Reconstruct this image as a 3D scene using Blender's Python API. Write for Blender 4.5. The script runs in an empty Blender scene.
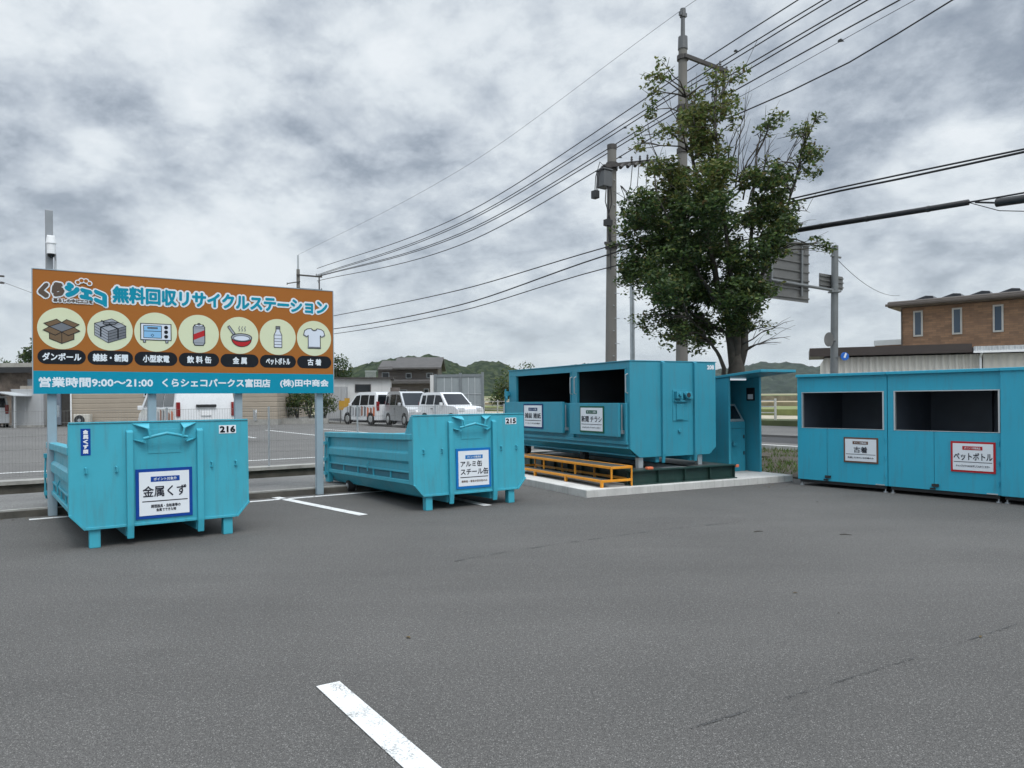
import bpy, bmesh, math, random
import numpy as np
from mathutils import Vector, Matrix, noise
R = math.radians
random.seed(7)
rng = np.random.default_rng(11)
SC = bpy.context.scene
COL = SC.collection

# ------------------------------------------------------------------ camera
cam_d = bpy.data.cameras.new('camera')
cam_d.sensor_width = 36.0
cam_d.lens = 745.0 / 1024.0 * 36.0
cam_d.shift_y = 16.0 / 1024.0
cam_d.clip_start = 0.05
cam_d.clip_end = 9000
cam = bpy.data.objects.new('camera', cam_d)
COL.objects.link(cam)
cam.location = (0, 0, 1.6)
cam.rotation_euler = (R(90), R(0.5), 0)
SC.camera = cam

# ------------------------------------------------------------------ sky + sun
GLOW = 1.05
PUFF = 0.54
SUN_EL, SUN_AZ = 58.0, 150.0     # azimuth clockwise from +Y: behind the camera and to the right
W = bpy.data.worlds.new('World')
SC.world = W
W.use_nodes = True
nt = W.node_tree
for n in list(nt.nodes):
    nt.nodes.remove(n)
def N(tree, typ, **kw):
    n = tree.nodes.new(typ)
    for k, v in kw.items():
        setattr(n, k, v)
    return n
def MATH(tree, op, a, b=None, c=None, clamp=False):
    n = tree.nodes.new('ShaderNodeMath'); n.operation = op; n.use_clamp = clamp
    for i, x in enumerate((a, b, c)):
        if x is None: continue
        if isinstance(x, (int, float)): n.inputs[i].default_value = x
        else: tree.links.new(x, n.inputs[i])
    return n.outputs[0]
def RAMP(tree, fac, stops, interp='LINEAR'):
    n = tree.nodes.new('ShaderNodeValToRGB'); n.color_ramp.interpolation = interp
    el = n.color_ramp.elements
    while len(el) < len(stops): el.new(0.5)
    for e, (p, c) in zip(el, stops):
        e.position = p
        e.color = (c, c, c, 1) if isinstance(c, (int, float)) else (c[0], c[1], c[2], 1)
    if fac is not None: tree.links.new(fac, n.inputs[0])
    return n.outputs[0]
def MIX(tree, fac, a, b, blend='MIX'):
    n = tree.nodes.new('ShaderNodeMix'); n.data_type = 'RGBA'; n.blend_type = blend
    for i, x in ((0, fac), (6, a), (7, b)):
        if isinstance(x, (int, float)): n.inputs[i].default_value = x
        elif isinstance(x, tuple): n.inputs[i].default_value = (x[0], x[1], x[2], 1)
        else: tree.links.new(x, n.inputs[i])
    return n.outputs[2]
def NOISE(tree, vec, scale, detail=6, rough=0.55, dist=0.0):
    n = tree.nodes.new('ShaderNodeTexNoise')
    n.inputs['Scale'].default_value = scale; n.inputs['Detail'].default_value = detail
    n.inputs['Roughness'].default_value = rough; n.inputs['Distortion'].default_value = dist
    if vec is not None: tree.links.new(vec, n.inputs['Vector'])
    return n.outputs['Fac']
sky = N(nt, 'ShaderNodeTexSky', sky_type='NISHITA', sun_disc=False)
sky.sun_elevation = R(SUN_EL); sky.sun_rotation = R(SUN_AZ)
sky.air_density = 1.2; sky.dust_density = 2.0
tc = N(nt, 'ShaderNodeTexCoord')
sep = N(nt, 'ShaderNodeSeparateXYZ'); nt.links.new(tc.outputs['Generated'], sep.inputs[0])
zc = MATH(nt, 'MAXIMUM', sep.outputs[2], 0.0)
den = MATH(nt, 'ADD', zc, 0.42)
px_ = MATH(nt, 'DIVIDE', sep.outputs[0], den)
py_ = MATH(nt, 'DIVIDE', sep.outputs[1], den)
cb = N(nt, 'ShaderNodeCombineXYZ'); nt.links.new(px_, cb.inputs[0]); nt.links.new(py_, cb.inputs[1])
mp = N(nt, 'ShaderNodeMapping'); nt.links.new(cb.outputs[0], mp.inputs[0])
mp.inputs['Rotation'].default_value = (0, 0, R(20)); mp.inputs['Scale'].default_value = (1.0, 1.0, 1.0)
mp.inputs['Location'].default_value = (1.3, 2.45, 0.7)
wn = N(nt, 'ShaderNodeTexNoise'); wn.inputs['Scale'].default_value = 2.2; wn.inputs['Detail'].default_value = 4
nt.links.new(mp.outputs[0], wn.inputs['Vector'])
wv = N(nt, 'ShaderNodeVectorMath', operation='MULTIPLY_ADD'); nt.links.new(wn.outputs['Color'], wv.inputs[0])
wv.inputs[1].default_value = (0.24, 0.24, 0.0); nt.links.new(mp.outputs[0], wv.inputs[2])
mid = NOISE(nt, wv.outputs[0], 2.3, 12, 0.55, 0.0)
fin = NOISE(nt, mp.outputs[0], 7.0, 12, 0.68, 0.0)
vo = N(nt, 'ShaderNodeTexVoronoi', feature='F1'); vo.inputs['Scale'].default_value = 4.6; vo.inputs['Detail'].default_value = 4; vo.inputs['Roughness'].default_value = 0.55
vo.normalize = True
nt.links.new(wv.outputs[0], vo.inputs['Vector'])
puff = MATH(nt, 'SUBTRACT', 0.42, vo.outputs['Distance'])
s1 = MATH(nt, 'MULTIPLY_ADD', puff, PUFF, MATH(nt, 'MULTIPLY', mid, 0.66))
s3 = MATH(nt, 'MULTIPLY_ADD', fin, 0.37, MATH(nt, 'ADD', s1, -0.028))
ys = MATH(nt, 'MAXIMUM', sep.outputs[1], 0.05)
uu = MATH(nt, 'DIVIDE', sep.outputs[0], ys); vv = MATH(nt, 'DIVIDE', sep.outputs[2], ys)
for (bx_, by_, aw, ah, amp) in [(370, 95, 95, 34, -0.075), (435, 135, 45, 26, -0.075), (70, 78, 75, 26, -0.055), (175, 178, 75, 24, -0.060), (330, 175, 70, 22, -0.035), (620, 40, 110, 30, -0.012), (760, 170, 90, 35, -0.025),
                                (270, 105, 60, 14, 0.035), (480, 165, 35, 26, 0.07), (20, 150, 60, 18, 0.055), (930, 110, 120, 70, 0.035), (40, 40, 60, 14, 0.04), (260, 30, 70, 20, 0.02), (570, 110, 60, 25, 0.02), (900, 290, 150, 50, 0.02), (90, 175, 40, 12, 0.04)]:
    d1_ = MATH(nt, 'POWER', MATH(nt, 'MULTIPLY_ADD', uu, 745.0 / aw, -(bx_ - 512.0) / aw), 2.0)
    d2_ = MATH(nt, 'POWER', MATH(nt, 'MULTIPLY_ADD', vv, 745.0 / ah, -(399.0 - by_) / ah), 2.0)
    e_ = MATH(nt, 'POWER', 2.718, MATH(nt, 'MULTIPLY', MATH(nt, 'ADD', d1_, d2_), -1.0))
    s3 = MATH(nt, 'MULTIPLY_ADD', e_, amp, s3)
cl = RAMP(nt, s3, [(0.38, (0.270, 0.320, 0.395)), (0.445, (0.36, 0.415, 0.49)), (0.50, (0.50, 0.56, 0.635)),
                   (0.55, (0.62, 0.68, 0.745)), (0.605, (0.76, 0.82, 0.87)), (0.68, (0.86, 0.91, 0.95))])
horiz = RAMP(nt, sep.outputs[2], [(0.0, 0.85), (0.05, 0.66), (0.14, 0.24), (0.30, 0.0)])
cl2 = MIX(nt, horiz, cl, (0.64, 0.715, 0.765))
bright = RAMP(nt, sep.outputs[2], [(0.0, 0.25), (0.47, 0.25), (0.72, 0.60), (1.0, 0.80)])
sv = N(nt, 'ShaderNodeVectorMath', operation='DOT_PRODUCT'); nt.links.new(tc.outputs['Generated'], sv.inputs[0])
sv.inputs[1].default_value = (math.sin(R(SUN_AZ)) * math.cos(R(SUN_EL)), math.cos(R(SUN_AZ)) * math.cos(R(SUN_EL)), math.sin(R(SUN_EL)))
glow = MATH(nt, 'POWER', MATH(nt, 'MAXIMUM', sv.outputs['Value'], 0.0), 5.0)
gain = MATH(nt, 'MULTIPLY_ADD', glow, GLOW, MATH(nt, 'MULTIPLY', bright, 4.0))
cl3 = N(nt, 'ShaderNodeVectorMath', operation='SCALE'); nt.links.new(cl2, cl3.inputs[0]); nt.links.new(gain, cl3.inputs['Scale']); cl3 = cl3.outputs[0]
SKYS = 0.1
cl4 = N(nt, 'ShaderNodeVectorMath', operation='SCALE'); nt.links.new(cl3, cl4.inputs[0]); cl4.inputs['Scale'].default_value = 1.0 / SKYS
skyc = MIX(nt, 0.95, sky.outputs[0], cl4.outputs[0])
bg = N(nt, 'ShaderNodeBackground'); bg.inputs['Strength'].default_value = SKYS
nt.links.new(skyc, bg.inputs['Color'])
wo = N(nt, 'ShaderNodeOutputWorld'); nt.links.new(bg.outputs[0], wo.inputs['Surface'])

sun_d = bpy.data.lights.new('sun', 'SUN')
sun_d.energy = 1.5; sun_d.angle = R(22); sun_d.color = (1.0, 0.96, 0.90)
sun = bpy.data.objects.new('sun', sun_d); COL.objects.link(sun)
_d = Vector((math.sin(R(SUN_AZ)) * math.cos(R(SUN_EL)), math.cos(R(SUN_AZ)) * math.cos(R(SUN_EL)), math.sin(R(SUN_EL))))
sun.rotation_euler = (-_d).to_track_quat('-Z', 'Y').to_euler()
sun.location = (0, 0, 40)

SC.view_settings.view_transform = 'Standard'
SC.view_settings.look = 'None'
SC.view_settings.exposure = 0.0
SC.view_settings.gamma = 1.0
SC.view_settings.use_curve_mapping = False
try:
    SC.cycles.max_bounces = 6
    SC.cycles.use_denoising = True
except Exception:
    pass

# ------------------------------------------------------------------ materials
MATS = {}
def new_mat(name):
    m = bpy.data.materials.new(name); m.use_nodes = True
    t = m.node_tree
    return m, t, t.nodes['Principled BSDF']
def pm(name, col, rough=0.6, metal=0.0, var=0.12, scale=3.0, bump=0.0, bscale=60.0, dirt=0.0, spec=0.5, coat=0.0):
    """plain surface with procedural tone variation, optional grain and vertical grime"""
    if name in MATS: return MATS[name]
    m, t, b = new_mat(name)
    co = N(t, 'ShaderNodeTexCoord').outputs['Object']
    n1 = NOISE(t, co, scale, 5, 0.6)
    f = RAMP(t, n1, [(0.3, 1.0 - var), (0.7, 1.0 + var)])
    c = MIX(t, 1.0, col, f, 'MULTIPLY')
    if dirt > 0:
        mp = N(t, 'ShaderNodeMapping'); t.links.new(co, mp.inputs[0]); mp.inputs['Scale'].default_value = (9, 9, 0.9)
        st = RAMP(t, NOISE(t, mp.outputs[0], 1.6, 7, 0.65), [(0.50, 0.0), (0.74, dirt)])
        c = MIX(t, st, c, (0.10, 0.095, 0.08))
        sp = RAMP(t, NOISE(t, co, 24, 4, 0.7), [(0.69, 0.0), (0.74, dirt * 1.3)])
        c = MIX(t, sp, c, (0.12, 0.075, 0.045))
    t.links.new(c, b.inputs['Base Color'])
    r = RAMP(t, NOISE(t, co, scale * 4, 4), [(0.3, max(0, rough - 0.07)), (0.7, min(1, rough + 0.07))])
    t.links.new(r, b.inputs['Roughness'])
    b.inputs['Metallic'].default_value = metal
    b.inputs['Specular IOR Level'].default_value = spec
    if coat: b.inputs['Coat Weight'].default_value = coat; b.inputs['Coat Roughness'].default_value = 0.08
    if bump > 0:
        bn = N(t, 'ShaderNodeBump'); bn.inputs['Strength'].default_value = bump; bn.inputs['Distance'].default_value = 0.01
        t.links.new(NOISE(t, co, bscale, 4, 0.6), bn.inputs['Height']); t.links.new(bn.outputs[0], b.inputs['Normal'])
    MATS[name] = m
    return m
TEAL = (0.047, 0.355, 0.46)
TEAL2 = (0.033, 0.262, 0.36)
TEAL3 = (0.033, 0.348, 0.495)
m_teal = pm('teal paint', TEAL, 0.42, var=0.07, scale=1.6, bump=0.06, bscale=30, dirt=0.30, spec=0.4)
m_teal_b = pm('teal paint deep', TEAL2, 0.45, var=0.05, scale=1.4, bump=0.05, bscale=30, dirt=0.26, spec=0.4)
m_teal_c = pm('teal paint locker', TEAL3, 0.40, var=0.04, scale=1.2, bump=0.03, bscale=25, dirt=0.22, spec=0.4)
m_inside_shade = pm('painted interior shade', (0.020, 0.026, 0.032), 0.7, var=0.2)
m_white = pm('white paint', (0.78, 0.79, 0.80), 0.5, var=0.04)
m_signw = pm('sign white', (0.70, 0.74, 0.78), 0.35, var=0.02, spec=0.15)
m_black = pm('black ink', (0.012, 0.014, 0.018), 0.5, var=0.05, spec=0.15)
m_ink = pm('navy ink', (0.02, 0.022, 0.035), 0.5, var=0.05, spec=0.15)
m_blue = pm('blue print', (0.008, 0.055, 0.28), 0.4, var=0.04, spec=0.15)
m_blue2 = pm('light blue print', (0.01, 0.16, 0.46), 0.4, var=0.04, spec=0.15)
m_green = pm('green print', (0.015, 0.10, 0.06), 0.4, var=0.04, spec=0.15)
m_navy = pm('dark blue print', (0.01, 0.045, 0.14), 0.4, var=0.04, spec=0.15)
m_brownp = pm('brown print', (0.14, 0.075, 0.05), 0.4, var=0.04, spec=0.15)
m_redp = pm('red print', (0.42, 0.025, 0.03), 0.4, var=0.04, spec=0.15)
m_orange = pm('board orange', (0.335, 0.120, 0.026), 0.55, var=0.03, scale=0.8, spec=0.15)
m_bteal = pm('board teal', (0.004, 0.245, 0.36), 0.5, var=0.03, spec=0.15)
m_cream = pm('cream print', (0.62, 0.65, 0.45), 0.5, var=0.02, spec=0.15)
m_steel = pm('galvanised steel', (0.42, 0.45, 0.47), 0.45, metal=0.55, var=0.15, scale=6)
m_post = pm('grey blue post', (0.30, 0.38, 0.43), 0.5, metal=0.2, var=0.06, scale=3)
m_alu = pm('aluminium trim', (0.62, 0.64, 0.65), 0.35, metal=0.7, var=0.06)
m_conc = pm('pale concrete', (0.50, 0.495, 0.475), 0.85, var=0.14, scale=2.5, bump=0.3, bscale=50, dirt=0.30)
m_conc2 = pm('old concrete', (0.30, 0.295, 0.275), 0.9, var=0.25, scale=3, bump=0.4, bscale=40, dirt=0.3)
m_conc3 = pm('mossy concrete', (0.075, 0.070, 0.060), 0.95, var=0.35, scale=4, bump=0.5, bscale=40)
m_pole = pm('pole concrete', (0.165, 0.158, 0.145), 0.85, var=0.12, scale=2, bump=0.2, bscale=60, dirt=0.25)
m_dkgreen = pm('dark green steel', (0.012, 0.038, 0.032), 0.45, var=0.15, scale=3, dirt=0.12)
m_yellow = pm('safety orange paint', (0.72, 0.29, 0.018), 0.45, var=0.08, scale=4, dirt=0.25)
m_tread = pm('dark tread plate', (0.055, 0.062, 0.060), 0.6, var=0.2, scale=5)
m_rubber = pm('rubber', (0.016, 0.016, 0.017), 0.8, var=0.15)
m_dark = pm('dark plastic', (0.022, 0.023, 0.025), 0.5, var=0.1)
m_wire = pm('cable black', (0.014, 0.014, 0.016), 0.6, var=0.1)
m_trans = pm('transformer grey', (0.10, 0.105, 0.11), 0.5, var=0.1)
m_darkpole = pm('dark brown steel', (0.05, 0.045, 0.042), 0.55, var=0.15)
m_tip = pm('orange marker', (0.62, 0.16, 0.07), 0.6, var=0.1)
m_ochre = pm('faded yellow', (0.40, 0.22, 0.02), 0.55, var=0.1)
def glass(name, col=(0.01, 0.013, 0.016), rough=0.05):
    m, t, b = new_mat(name)
    b.inputs['Base Color'].default_value = (*col, 1); b.inputs['Roughness'].default_value = rough
    b.inputs['Specular IOR Level'].default_value = 0.45
    return m
m_glass = glass('dark glass')
m_screen = glass('screen glass', (0.012, 0.02, 0.028), 0.12)
def lamp_mat(name, col, s):
    m, t, b = new_mat(name)
    b.inputs['Base Color'].default_value = (*col, 1)
    b.inputs['Emission Color'].default_value = (*col, 1); b.inputs['Emission Strength'].default_value = s
    return m
m_lamp = lamp_mat('strip lamp', (0.9, 0.95, 1.0), 0.55)
m_tail = pm('tail lamp red', (0.22, 0.012, 0.012), 0.2, var=0.1, coat=0.6)
m_head = pm('head lamp', (0.62, 0.64, 0.66), 0.15, var=0.08, coat=0.6)
m_carw = pm('car white', (0.72, 0.735, 0.75), 0.3, var=0.02, coat=0.6)
m_cars = pm('car silver', (0.42, 0.435, 0.45), 0.32, metal=0.35, var=0.02, coat=0.6)
def asphalt(name, col, spec_amt=1.0, patch=0.12):
    m, t, b = new_mat(name)
    co = N(t, 'ShaderNodeTexCoord').outputs['Object']
    big = RAMP(t, NOISE(t, co, 0.35, 5, 0.6, 0.4), [(0.3, 1 - patch), (0.7, 1 + patch)])
    c = MIX(t, 1.0, col, big, 'MULTIPLY')
    mp = N(t, 'ShaderNodeMapping'); t.links.new(co, mp.inputs[0])
    mp.inputs['Rotation'].default_value = (0, 0, R(-33)); mp.inputs['Scale'].default_value = (0.20, 1.1, 1)
    tr = RAMP(t, NOISE(t, mp.outputs[0], 1.0, 4, 0.6), [(0.35, 0.93), (0.65, 1.06)])
    c = MIX(t, 1.0, c, tr, 'MULTIPLY')
    g1 = RAMP(t, NOISE(t, co, 150, 2, 0.75), [(0.36, 0.32), (0.5, 1.0), (0.64, 1.80)])
    c = MIX(t, 0.8 * spec_amt, c, MIX(t, 1.0, c, g1, 'MULTIPLY'))
    g1b = RAMP(t, NOISE(t, co, 48, 3, 0.7), [(0.36, 0.72), (0.5, 1.0), (0.64, 1.30)])
    c = MIX(t, 0.8 * spec_amt, c, MIX(t, 1.0, c, g1b, 'MULTIPLY'))
    v = N(t, 'ShaderNodeTexVoronoi'); v.inputs['Scale'].default_value = 120; t.links.new(co, v.inputs['Vector'])
    sepc = N(t, 'ShaderNodeSeparateColor'); t.links.new(v.outputs['Color'], sepc.inputs[0])
    pick = MATH(t, 'GREATER_THAN', sepc.outputs[0], 0.86)
    near = MATH(t, 'LESS_THAN', v.outputs['Distance'], 0.42)
    fl = MATH(t, 'MULTIPLY', MATH(t, 'MULTIPLY', pick, near), 0.40 * spec_amt)
    c = MIX(t, fl, c, (0.36, 0.35, 0.33))
    # stains
    stn = RAMP(t, NOISE(t, co, 0.9, 6, 0.7, 0.8), [(0.60, 0.0), (0.80, 0.22)])
    c = MIX(t, stn, c, (0.03, 0.03, 0.032))
    t.links.new(c, b.inputs['Base Color']); b.inputs['Roughness'].default_value = 0.88
    b.inputs['Specular IOR Level'].default_value = 0.3
    bn = N(t, 'ShaderNodeBump'); bn.inputs['Strength'].default_value = 0.5; bn.inputs['Distance'].default_value = 0.006
    t.links.new(NOISE(t, co, 120, 3, 0.7), bn.inputs['Height']); t.links.new(bn.outputs[0], b.inputs['Normal'])
    return m
m_asph = asphalt('lot asphalt', (0.086, 0.0825, 0.0785))
m_asph2 = asphalt('far asphalt', (0.120, 0.117, 0.112), 0.6)
m_asph3 = asphalt('dark road asphalt', (0.045, 0.045, 0.047), 0.5)
def line_mat(name, wear, col=(0.64, 0.645, 0.635)):
    m, t, b = new_mat(name)
    co = N(t, 'ShaderNodeTexCoord').outputs['Object']
    a = NOISE(t, co, 85, 4, 0.75); bb = NOISE(t, co, 5, 4, 0.6)
    s = MATH(t, 'MULTIPLY_ADD', bb, 0.8, a)
    f = RAMP(t, s, [(0.90 - wear, 0.0), (1.0 - wear * 0.6, 1.0)])
    b.inputs['Base Color'].default_value = (*col, 1); b.inputs['Roughness'].default_value = 0.8
    tb_ = N(t, 'ShaderNodeBsdfTransparent'); ms = N(t, 'ShaderNodeMixShader'); out = [n for n in t.nodes if n.type == 'OUTPUT_MATERIAL'][0]
    t.links.new(f, ms.inputs[0]); t.links.new(tb_.outputs[0], ms.inputs[1]); t.links.new(b.outputs[0], ms.inputs[2]); t.links.new(ms.outputs[0], out.inputs[0])
    bn = N(t, 'ShaderNodeBump'); bn.inputs['Strength'].default_value = 0.4; bn.inputs['Distance'].default_value = 0.005
    t.links.new(a, bn.inputs['Height']); t.links.new(bn.outputs[0], b.inputs['Normal'])
    return m
m_line = line_mat('worn road paint', 0.21)
m_line2 = line_mat('road paint', 0.26)
m_line3 = line_mat('very worn road paint', -0.13)

# ------------------------------------------------------------------ mesh helpers
class MB:
    def __init__(s): s.v = []; s.f = []; s.m = []
    def add(s, vs, fs, m=0):
        o = len(s.v); s.v += [tuple(p) for p in vs]
        for f in fs: s.f.append(tuple(i + o for i in f)); s.m.append(m)
    def box(s, x0, x1, y0, y1, z0, z1, m=0):
        vs = [(x, y, z) for z in (z0, z1) for y in (y0, y1) for x in (x0, x1)]
        s.add(vs, [(0, 2, 3, 1), (4, 5, 7, 6), (0, 1, 5, 4), (2, 6, 7, 3), (0, 4, 6, 2), (1, 3, 7, 5)], m); return s
    def prism(s, poly, axis, a, b, m=0):
        n = len(poly)
        def P(p, t): return (t, p[0], p[1]) if axis == 'x' else ((p[0], t, p[1]) if axis == 'y' else (p[0], p[1], t))
        vs = [P(p, a) for p in poly] + [P(p, b) for p in poly]
        fs = [tuple(range(n - 1, -1, -1)), tuple(range(n, 2 * n))] + [(i, (i + 1) % n, n + (i + 1) % n, n + i) for i in range(n)]
        s.add(vs, fs, m); return s
    def poly(s, pts, m=0): s.add(pts, [tuple(range(len(pts)))], m); return s
    def tube(s, pts, r, n=6, m=0, caps=True):
        pts = [Vector(p) for p in pts]; k = len(pts)
        rs = r if isinstance(r, (list, tuple)) else [r] * k
        vs = []; u = None
        for i, p in enumerate(pts):
            t = (pts[min(i + 1, k - 1)] - pts[max(i - 1, 0)]).normalized()
            if u is None:
                u = t.orthogonal().normalized()
            u = (u - t * u.dot(t))
            u = u.normalized() if u.length > 1e-6 else t.orthogonal().normalized()
            w = t.cross(u)
            for j in range(n):
                a = 2 * math.pi * j / n
                vs.append(p + (u * math.cos(a) + w * math.sin(a)) * rs[i])
        fs = [(i * n + j, i * n + (j + 1) % n, (i + 1) * n + (j + 1) % n, (i + 1) * n + j) for i in range(k - 1) for j in range(n)]
        if caps: fs += [tuple(range(n - 1, -1, -1)), tuple(range((k - 1) * n, k * n))]
        s.add(vs, fs, m); return s
    def cyl(s, p, q, r0, r1=None, n=16, m=0): return s.tube([p, q], [r0, r0 if r1 is None else r1], n, m)
    def beam(s, p, q, w, h, m=0, up=(0, 0, 1)):
        p = Vector(p); q = Vector(q); t = (q - p).normalized(); up = Vector(up)
        if abs(t.dot(up)) > 0.99: up = Vector((0, 1, 0))
        a = t.cross(up).normalized() * w / 2; c = a.cross(t).normalized() * h / 2
        vs = [p - a - c, p + a - c, p + a + c, p - a + c, q - a - c, q + a - c, q + a + c, q - a + c]
        s.add(vs, [(0, 3, 2, 1), (4, 5, 6, 7), (0, 1, 5, 4), (1, 2, 6, 5), (2, 3, 7, 6), (3, 0, 4, 7)], m); return s
    def sphere(s, c, r, m=0, nu=12, nv=8, sz=1.0):
        vs = []; fs = []
        for i in range(nv + 1):
            th = math.pi * i / nv
            for j in range(nu):
                a = 2 * math.pi * j / nu
                vs.append((c[0] + r * math.sin(th) * math.cos(a), c[1] + r * math.sin(th) * math.sin(a), c[2] + r * sz * math.cos(th)))
        for i in range(nv):
            for j in range(nu): fs.append((i * nu + j, (i + 1) * nu + j, (i + 1) * nu + (j + 1) % nu, i * nu + (j + 1) % nu))
        s.add(vs, fs, m); return s
    def build(s, name, mats, parent=None, smooth=False, bevel=0.0, loc=None, rz=None, fix=True):
        me = bpy.data.meshes.new(name); me.from_pydata(s.v, [], s.f)
        if not isinstance(mats, (list, tuple)): mats = [mats]
        for m in mats: me.materials.append(m)
        me.polygons.foreach_set('material_index', s.m)
        if fix and len(s.f) < 40000:
            bm = bmesh.new(); bm.from_mesh(me); bmesh.ops.recalc_face_normals(bm, faces=bm.faces); bm.to_mesh(me); bm.free()
        if smooth:
            me.polygons.foreach_set('use_smooth', [True] * len(me.polygons))
        me.update()
        o = bpy.data.objects.new(name, me); COL.objects.link(o)
        if parent is not None: o.parent = parent
        if loc is not None: o.location = loc
        if rz is not None: o.rotation_euler = (0, 0, rz)
        if smooth == 'auto':
            md = o.modifiers.new('es', 'EDGE_SPLIT'); md.split_angle = R(40)
        if bevel > 0:
            md = o.modifiers.new('bevel', 'BEVEL'); md.width = bevel; md.segments = 2; md.limit_method = 'ANGLE'; md.angle_limit = R(35)
        return o
def split_build(mb, name, mats, parent=None, **kw):
    """every separate piece of the mesh becomes a part of its own"""
    par = list(range(len(mb.v)))
    def find(i):
        while par[i] != i: par[i] = par[par[i]]; i = par[i]
        return i
    for f in mb.f:
        r0 = find(f[0])
        for i in f[1:]: par[find(i)] = r0
    groups = {}
    for f, m in zip(mb.f, mb.m): groups.setdefault(find(f[0]), []).append((f, m))
    out = []
    for fs in groups.values():
        n = MB(); idx = {}
        for f, m in fs:
            for i in f:
                if i not in idx: idx[i] = len(n.v); n.v.append(mb.v[i])
            n.f.append(tuple(idx[i] for i in f)); n.m.append(m)
        out.append(n.build(name, mats, parent, **kw))
    return out
def thing(name, label, cat, loc=(0, 0, 0), rz=0.0, group=None, rx=0.0):
    o = bpy.data.objects.new(name, None); COL.objects.link(o)
    o.empty_display_size = 0.2
    o.location = loc; o.rotation_euler = (rx, 0, rz)
    o['label'] = label; o['category'] = cat
    if group: o['group'] = group
    return o
def tag(o, label, cat, group=None):
    o['label'] = label; o['category'] = cat
    if group: o['group'] = group
    return o
def struct(o, label=None, cat=None):
    o['kind'] = 'structure'
    if label: o['label'] = label
    if cat: o['category'] = cat
    return o
def stuff(o, label, cat):
    o['kind'] = 'stuff'; o['label'] = label; o['category'] = cat
    return o

_tc = {}
def glyphs(body):
    if body in _tc: return _tc[body]
    c = bpy.data.curves.new('lettering', 'FONT'); c.body = body; c.size = 1; c.resolution_u = 2
    o = bpy.data.objects.new('lettering', c); COL.objects.link(o)
    dg = bpy.context.evaluated_depsgraph_get()
    me = bpy.data.meshes.new_from_object(o.evaluated_get(dg))
    bpy.data.objects.remove(o); bpy.data.curves.remove(c)
    vs = np.array([v.co[:] for v in me.vertices]); fs = [tuple(p.vertices) for p in me.polygons]
    bpy.data.meshes.remove(me)
    lo = vs.min(0); hi = vs.max(0)
    vs = (vs - lo) / np.maximum(hi - lo, 1e-6)
    _tc[body] = (vs, fs)
    return _tc[body]
def put_text(mb, body, x0, x1, z0, z1, m=0, y=0.0, bold=0.0, ring=8, shear=None, fn=None):
    """lettering in the local XZ plane facing -Y, fitted in the box; bold thickens each stroke"""
    vs, fs = glyphs(body)
    offs = [(0, 0)]
    if bold > 0:
        offs += [(bold * math.cos(2 * math.pi * k / ring), bold * math.sin(2 * math.pi * k / ring)) for k in range(ring)]
    for k, (dx, dz) in enumerate(offs):
        X = x0 + bold + vs[:, 0] * (x1 - x0 - 2 * bold) + dx
        Z = z0 + bold + vs[:, 1] * (z1 - z0 - 2 * bold) + dz
        if fn is not None: X, Z = fn(X, Z)
        mb.add([(float(a), y - k * 0.0002, float(b)) for a, b in zip(X, Z)], fs, m)

K0 = (-3.25, 12.98); D1 = (0.832, 0.5545); D2 = (-0.5545, 0.832)
AK = math.atan2(D1[1], D1[0])
def KP(p, q, z=0.0): return (K0[0] + p * D1[0] + q * D2[0], K0[1] + p * D1[1] + q * D2[1], z)
def kpoly(pts): return [KP(p, q)[:2] for p, q in pts]

# ------------------------------------------------------------------ ground
def terr_h(x, y):
    r = math.hypot(x, y)
    t = min(max((r - 38.0) / 190.0, 0), 1)
    return -0.56 + 4.4 * t * t * (3 - 2 * t) * 0.75 + (0 if r < 60 else 0.0)
mb = MB(); nth = 120; rad = [0.0] + [6 * 1.22 ** i for i in range(36)]
vs = [(0, 0, terr_h(0, 0))]; fs = []
for i, r in enumerate(rad[1:]):
    for j in range(nth):
        a = 2 * math.pi * j / nth
        x, y = r * math.sin(a), r * math.cos(a); vs.append((x, y, terr_h(x, y)))
for j in range(nth): fs.append((0, 1 + j, 1 + (j + 1) % nth))
for i in range(len(rad) - 2):
    for j in range(nth):
        a = 1 + i * nth; b = a + nth; k = (j + 1) % nth
        fs.append((a + j, b + j, b + k, a + k))
mb.add(vs, fs)
m, t, b = new_mat('paddy fields')
co = N(t, 'ShaderNodeTexCoord').outputs['Object']
mp = N(t, 'ShaderNodeMapping'); t.links.new(co, mp.inputs[0]); mp.inputs['Rotation'].default_value = (0, 0, -AK)
sp = N(t, 'ShaderNodeSeparateXYZ'); t.links.new(mp.outputs[0], sp.inputs[0])
band = MATH(t, 'FRACT', MATH(t, 'MULTIPLY', sp.outputs[0], 1 / 46.0))
cf = RAMP(t, band, [(0.0, (0.10, 0.135, 0.045)), (0.22, (0.26, 0.215, 0.125)), (0.40, (0.085, 0.13, 0.04)), (0.47, (0.30, 0.27, 0.18)), (0.70, (0.12, 0.13, 0.05)), (0.80, (0.22, 0.19, 0.12))], 'CONSTANT')
nz = RAMP(t, NOISE(t, co, 0.6, 8, 0.7), [(0.3, 0.7), (0.7, 1.3)])
t.links.new(MIX(t, 1.0, cf, nz, 'MULTIPLY'), b.inputs['Base Color']); b.inputs['Roughness'].default_value = 0.95
struct(mb.build('ground', m, smooth=True, fix=False), 'flat farmland rising gently behind the car park', 'ground')

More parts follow.
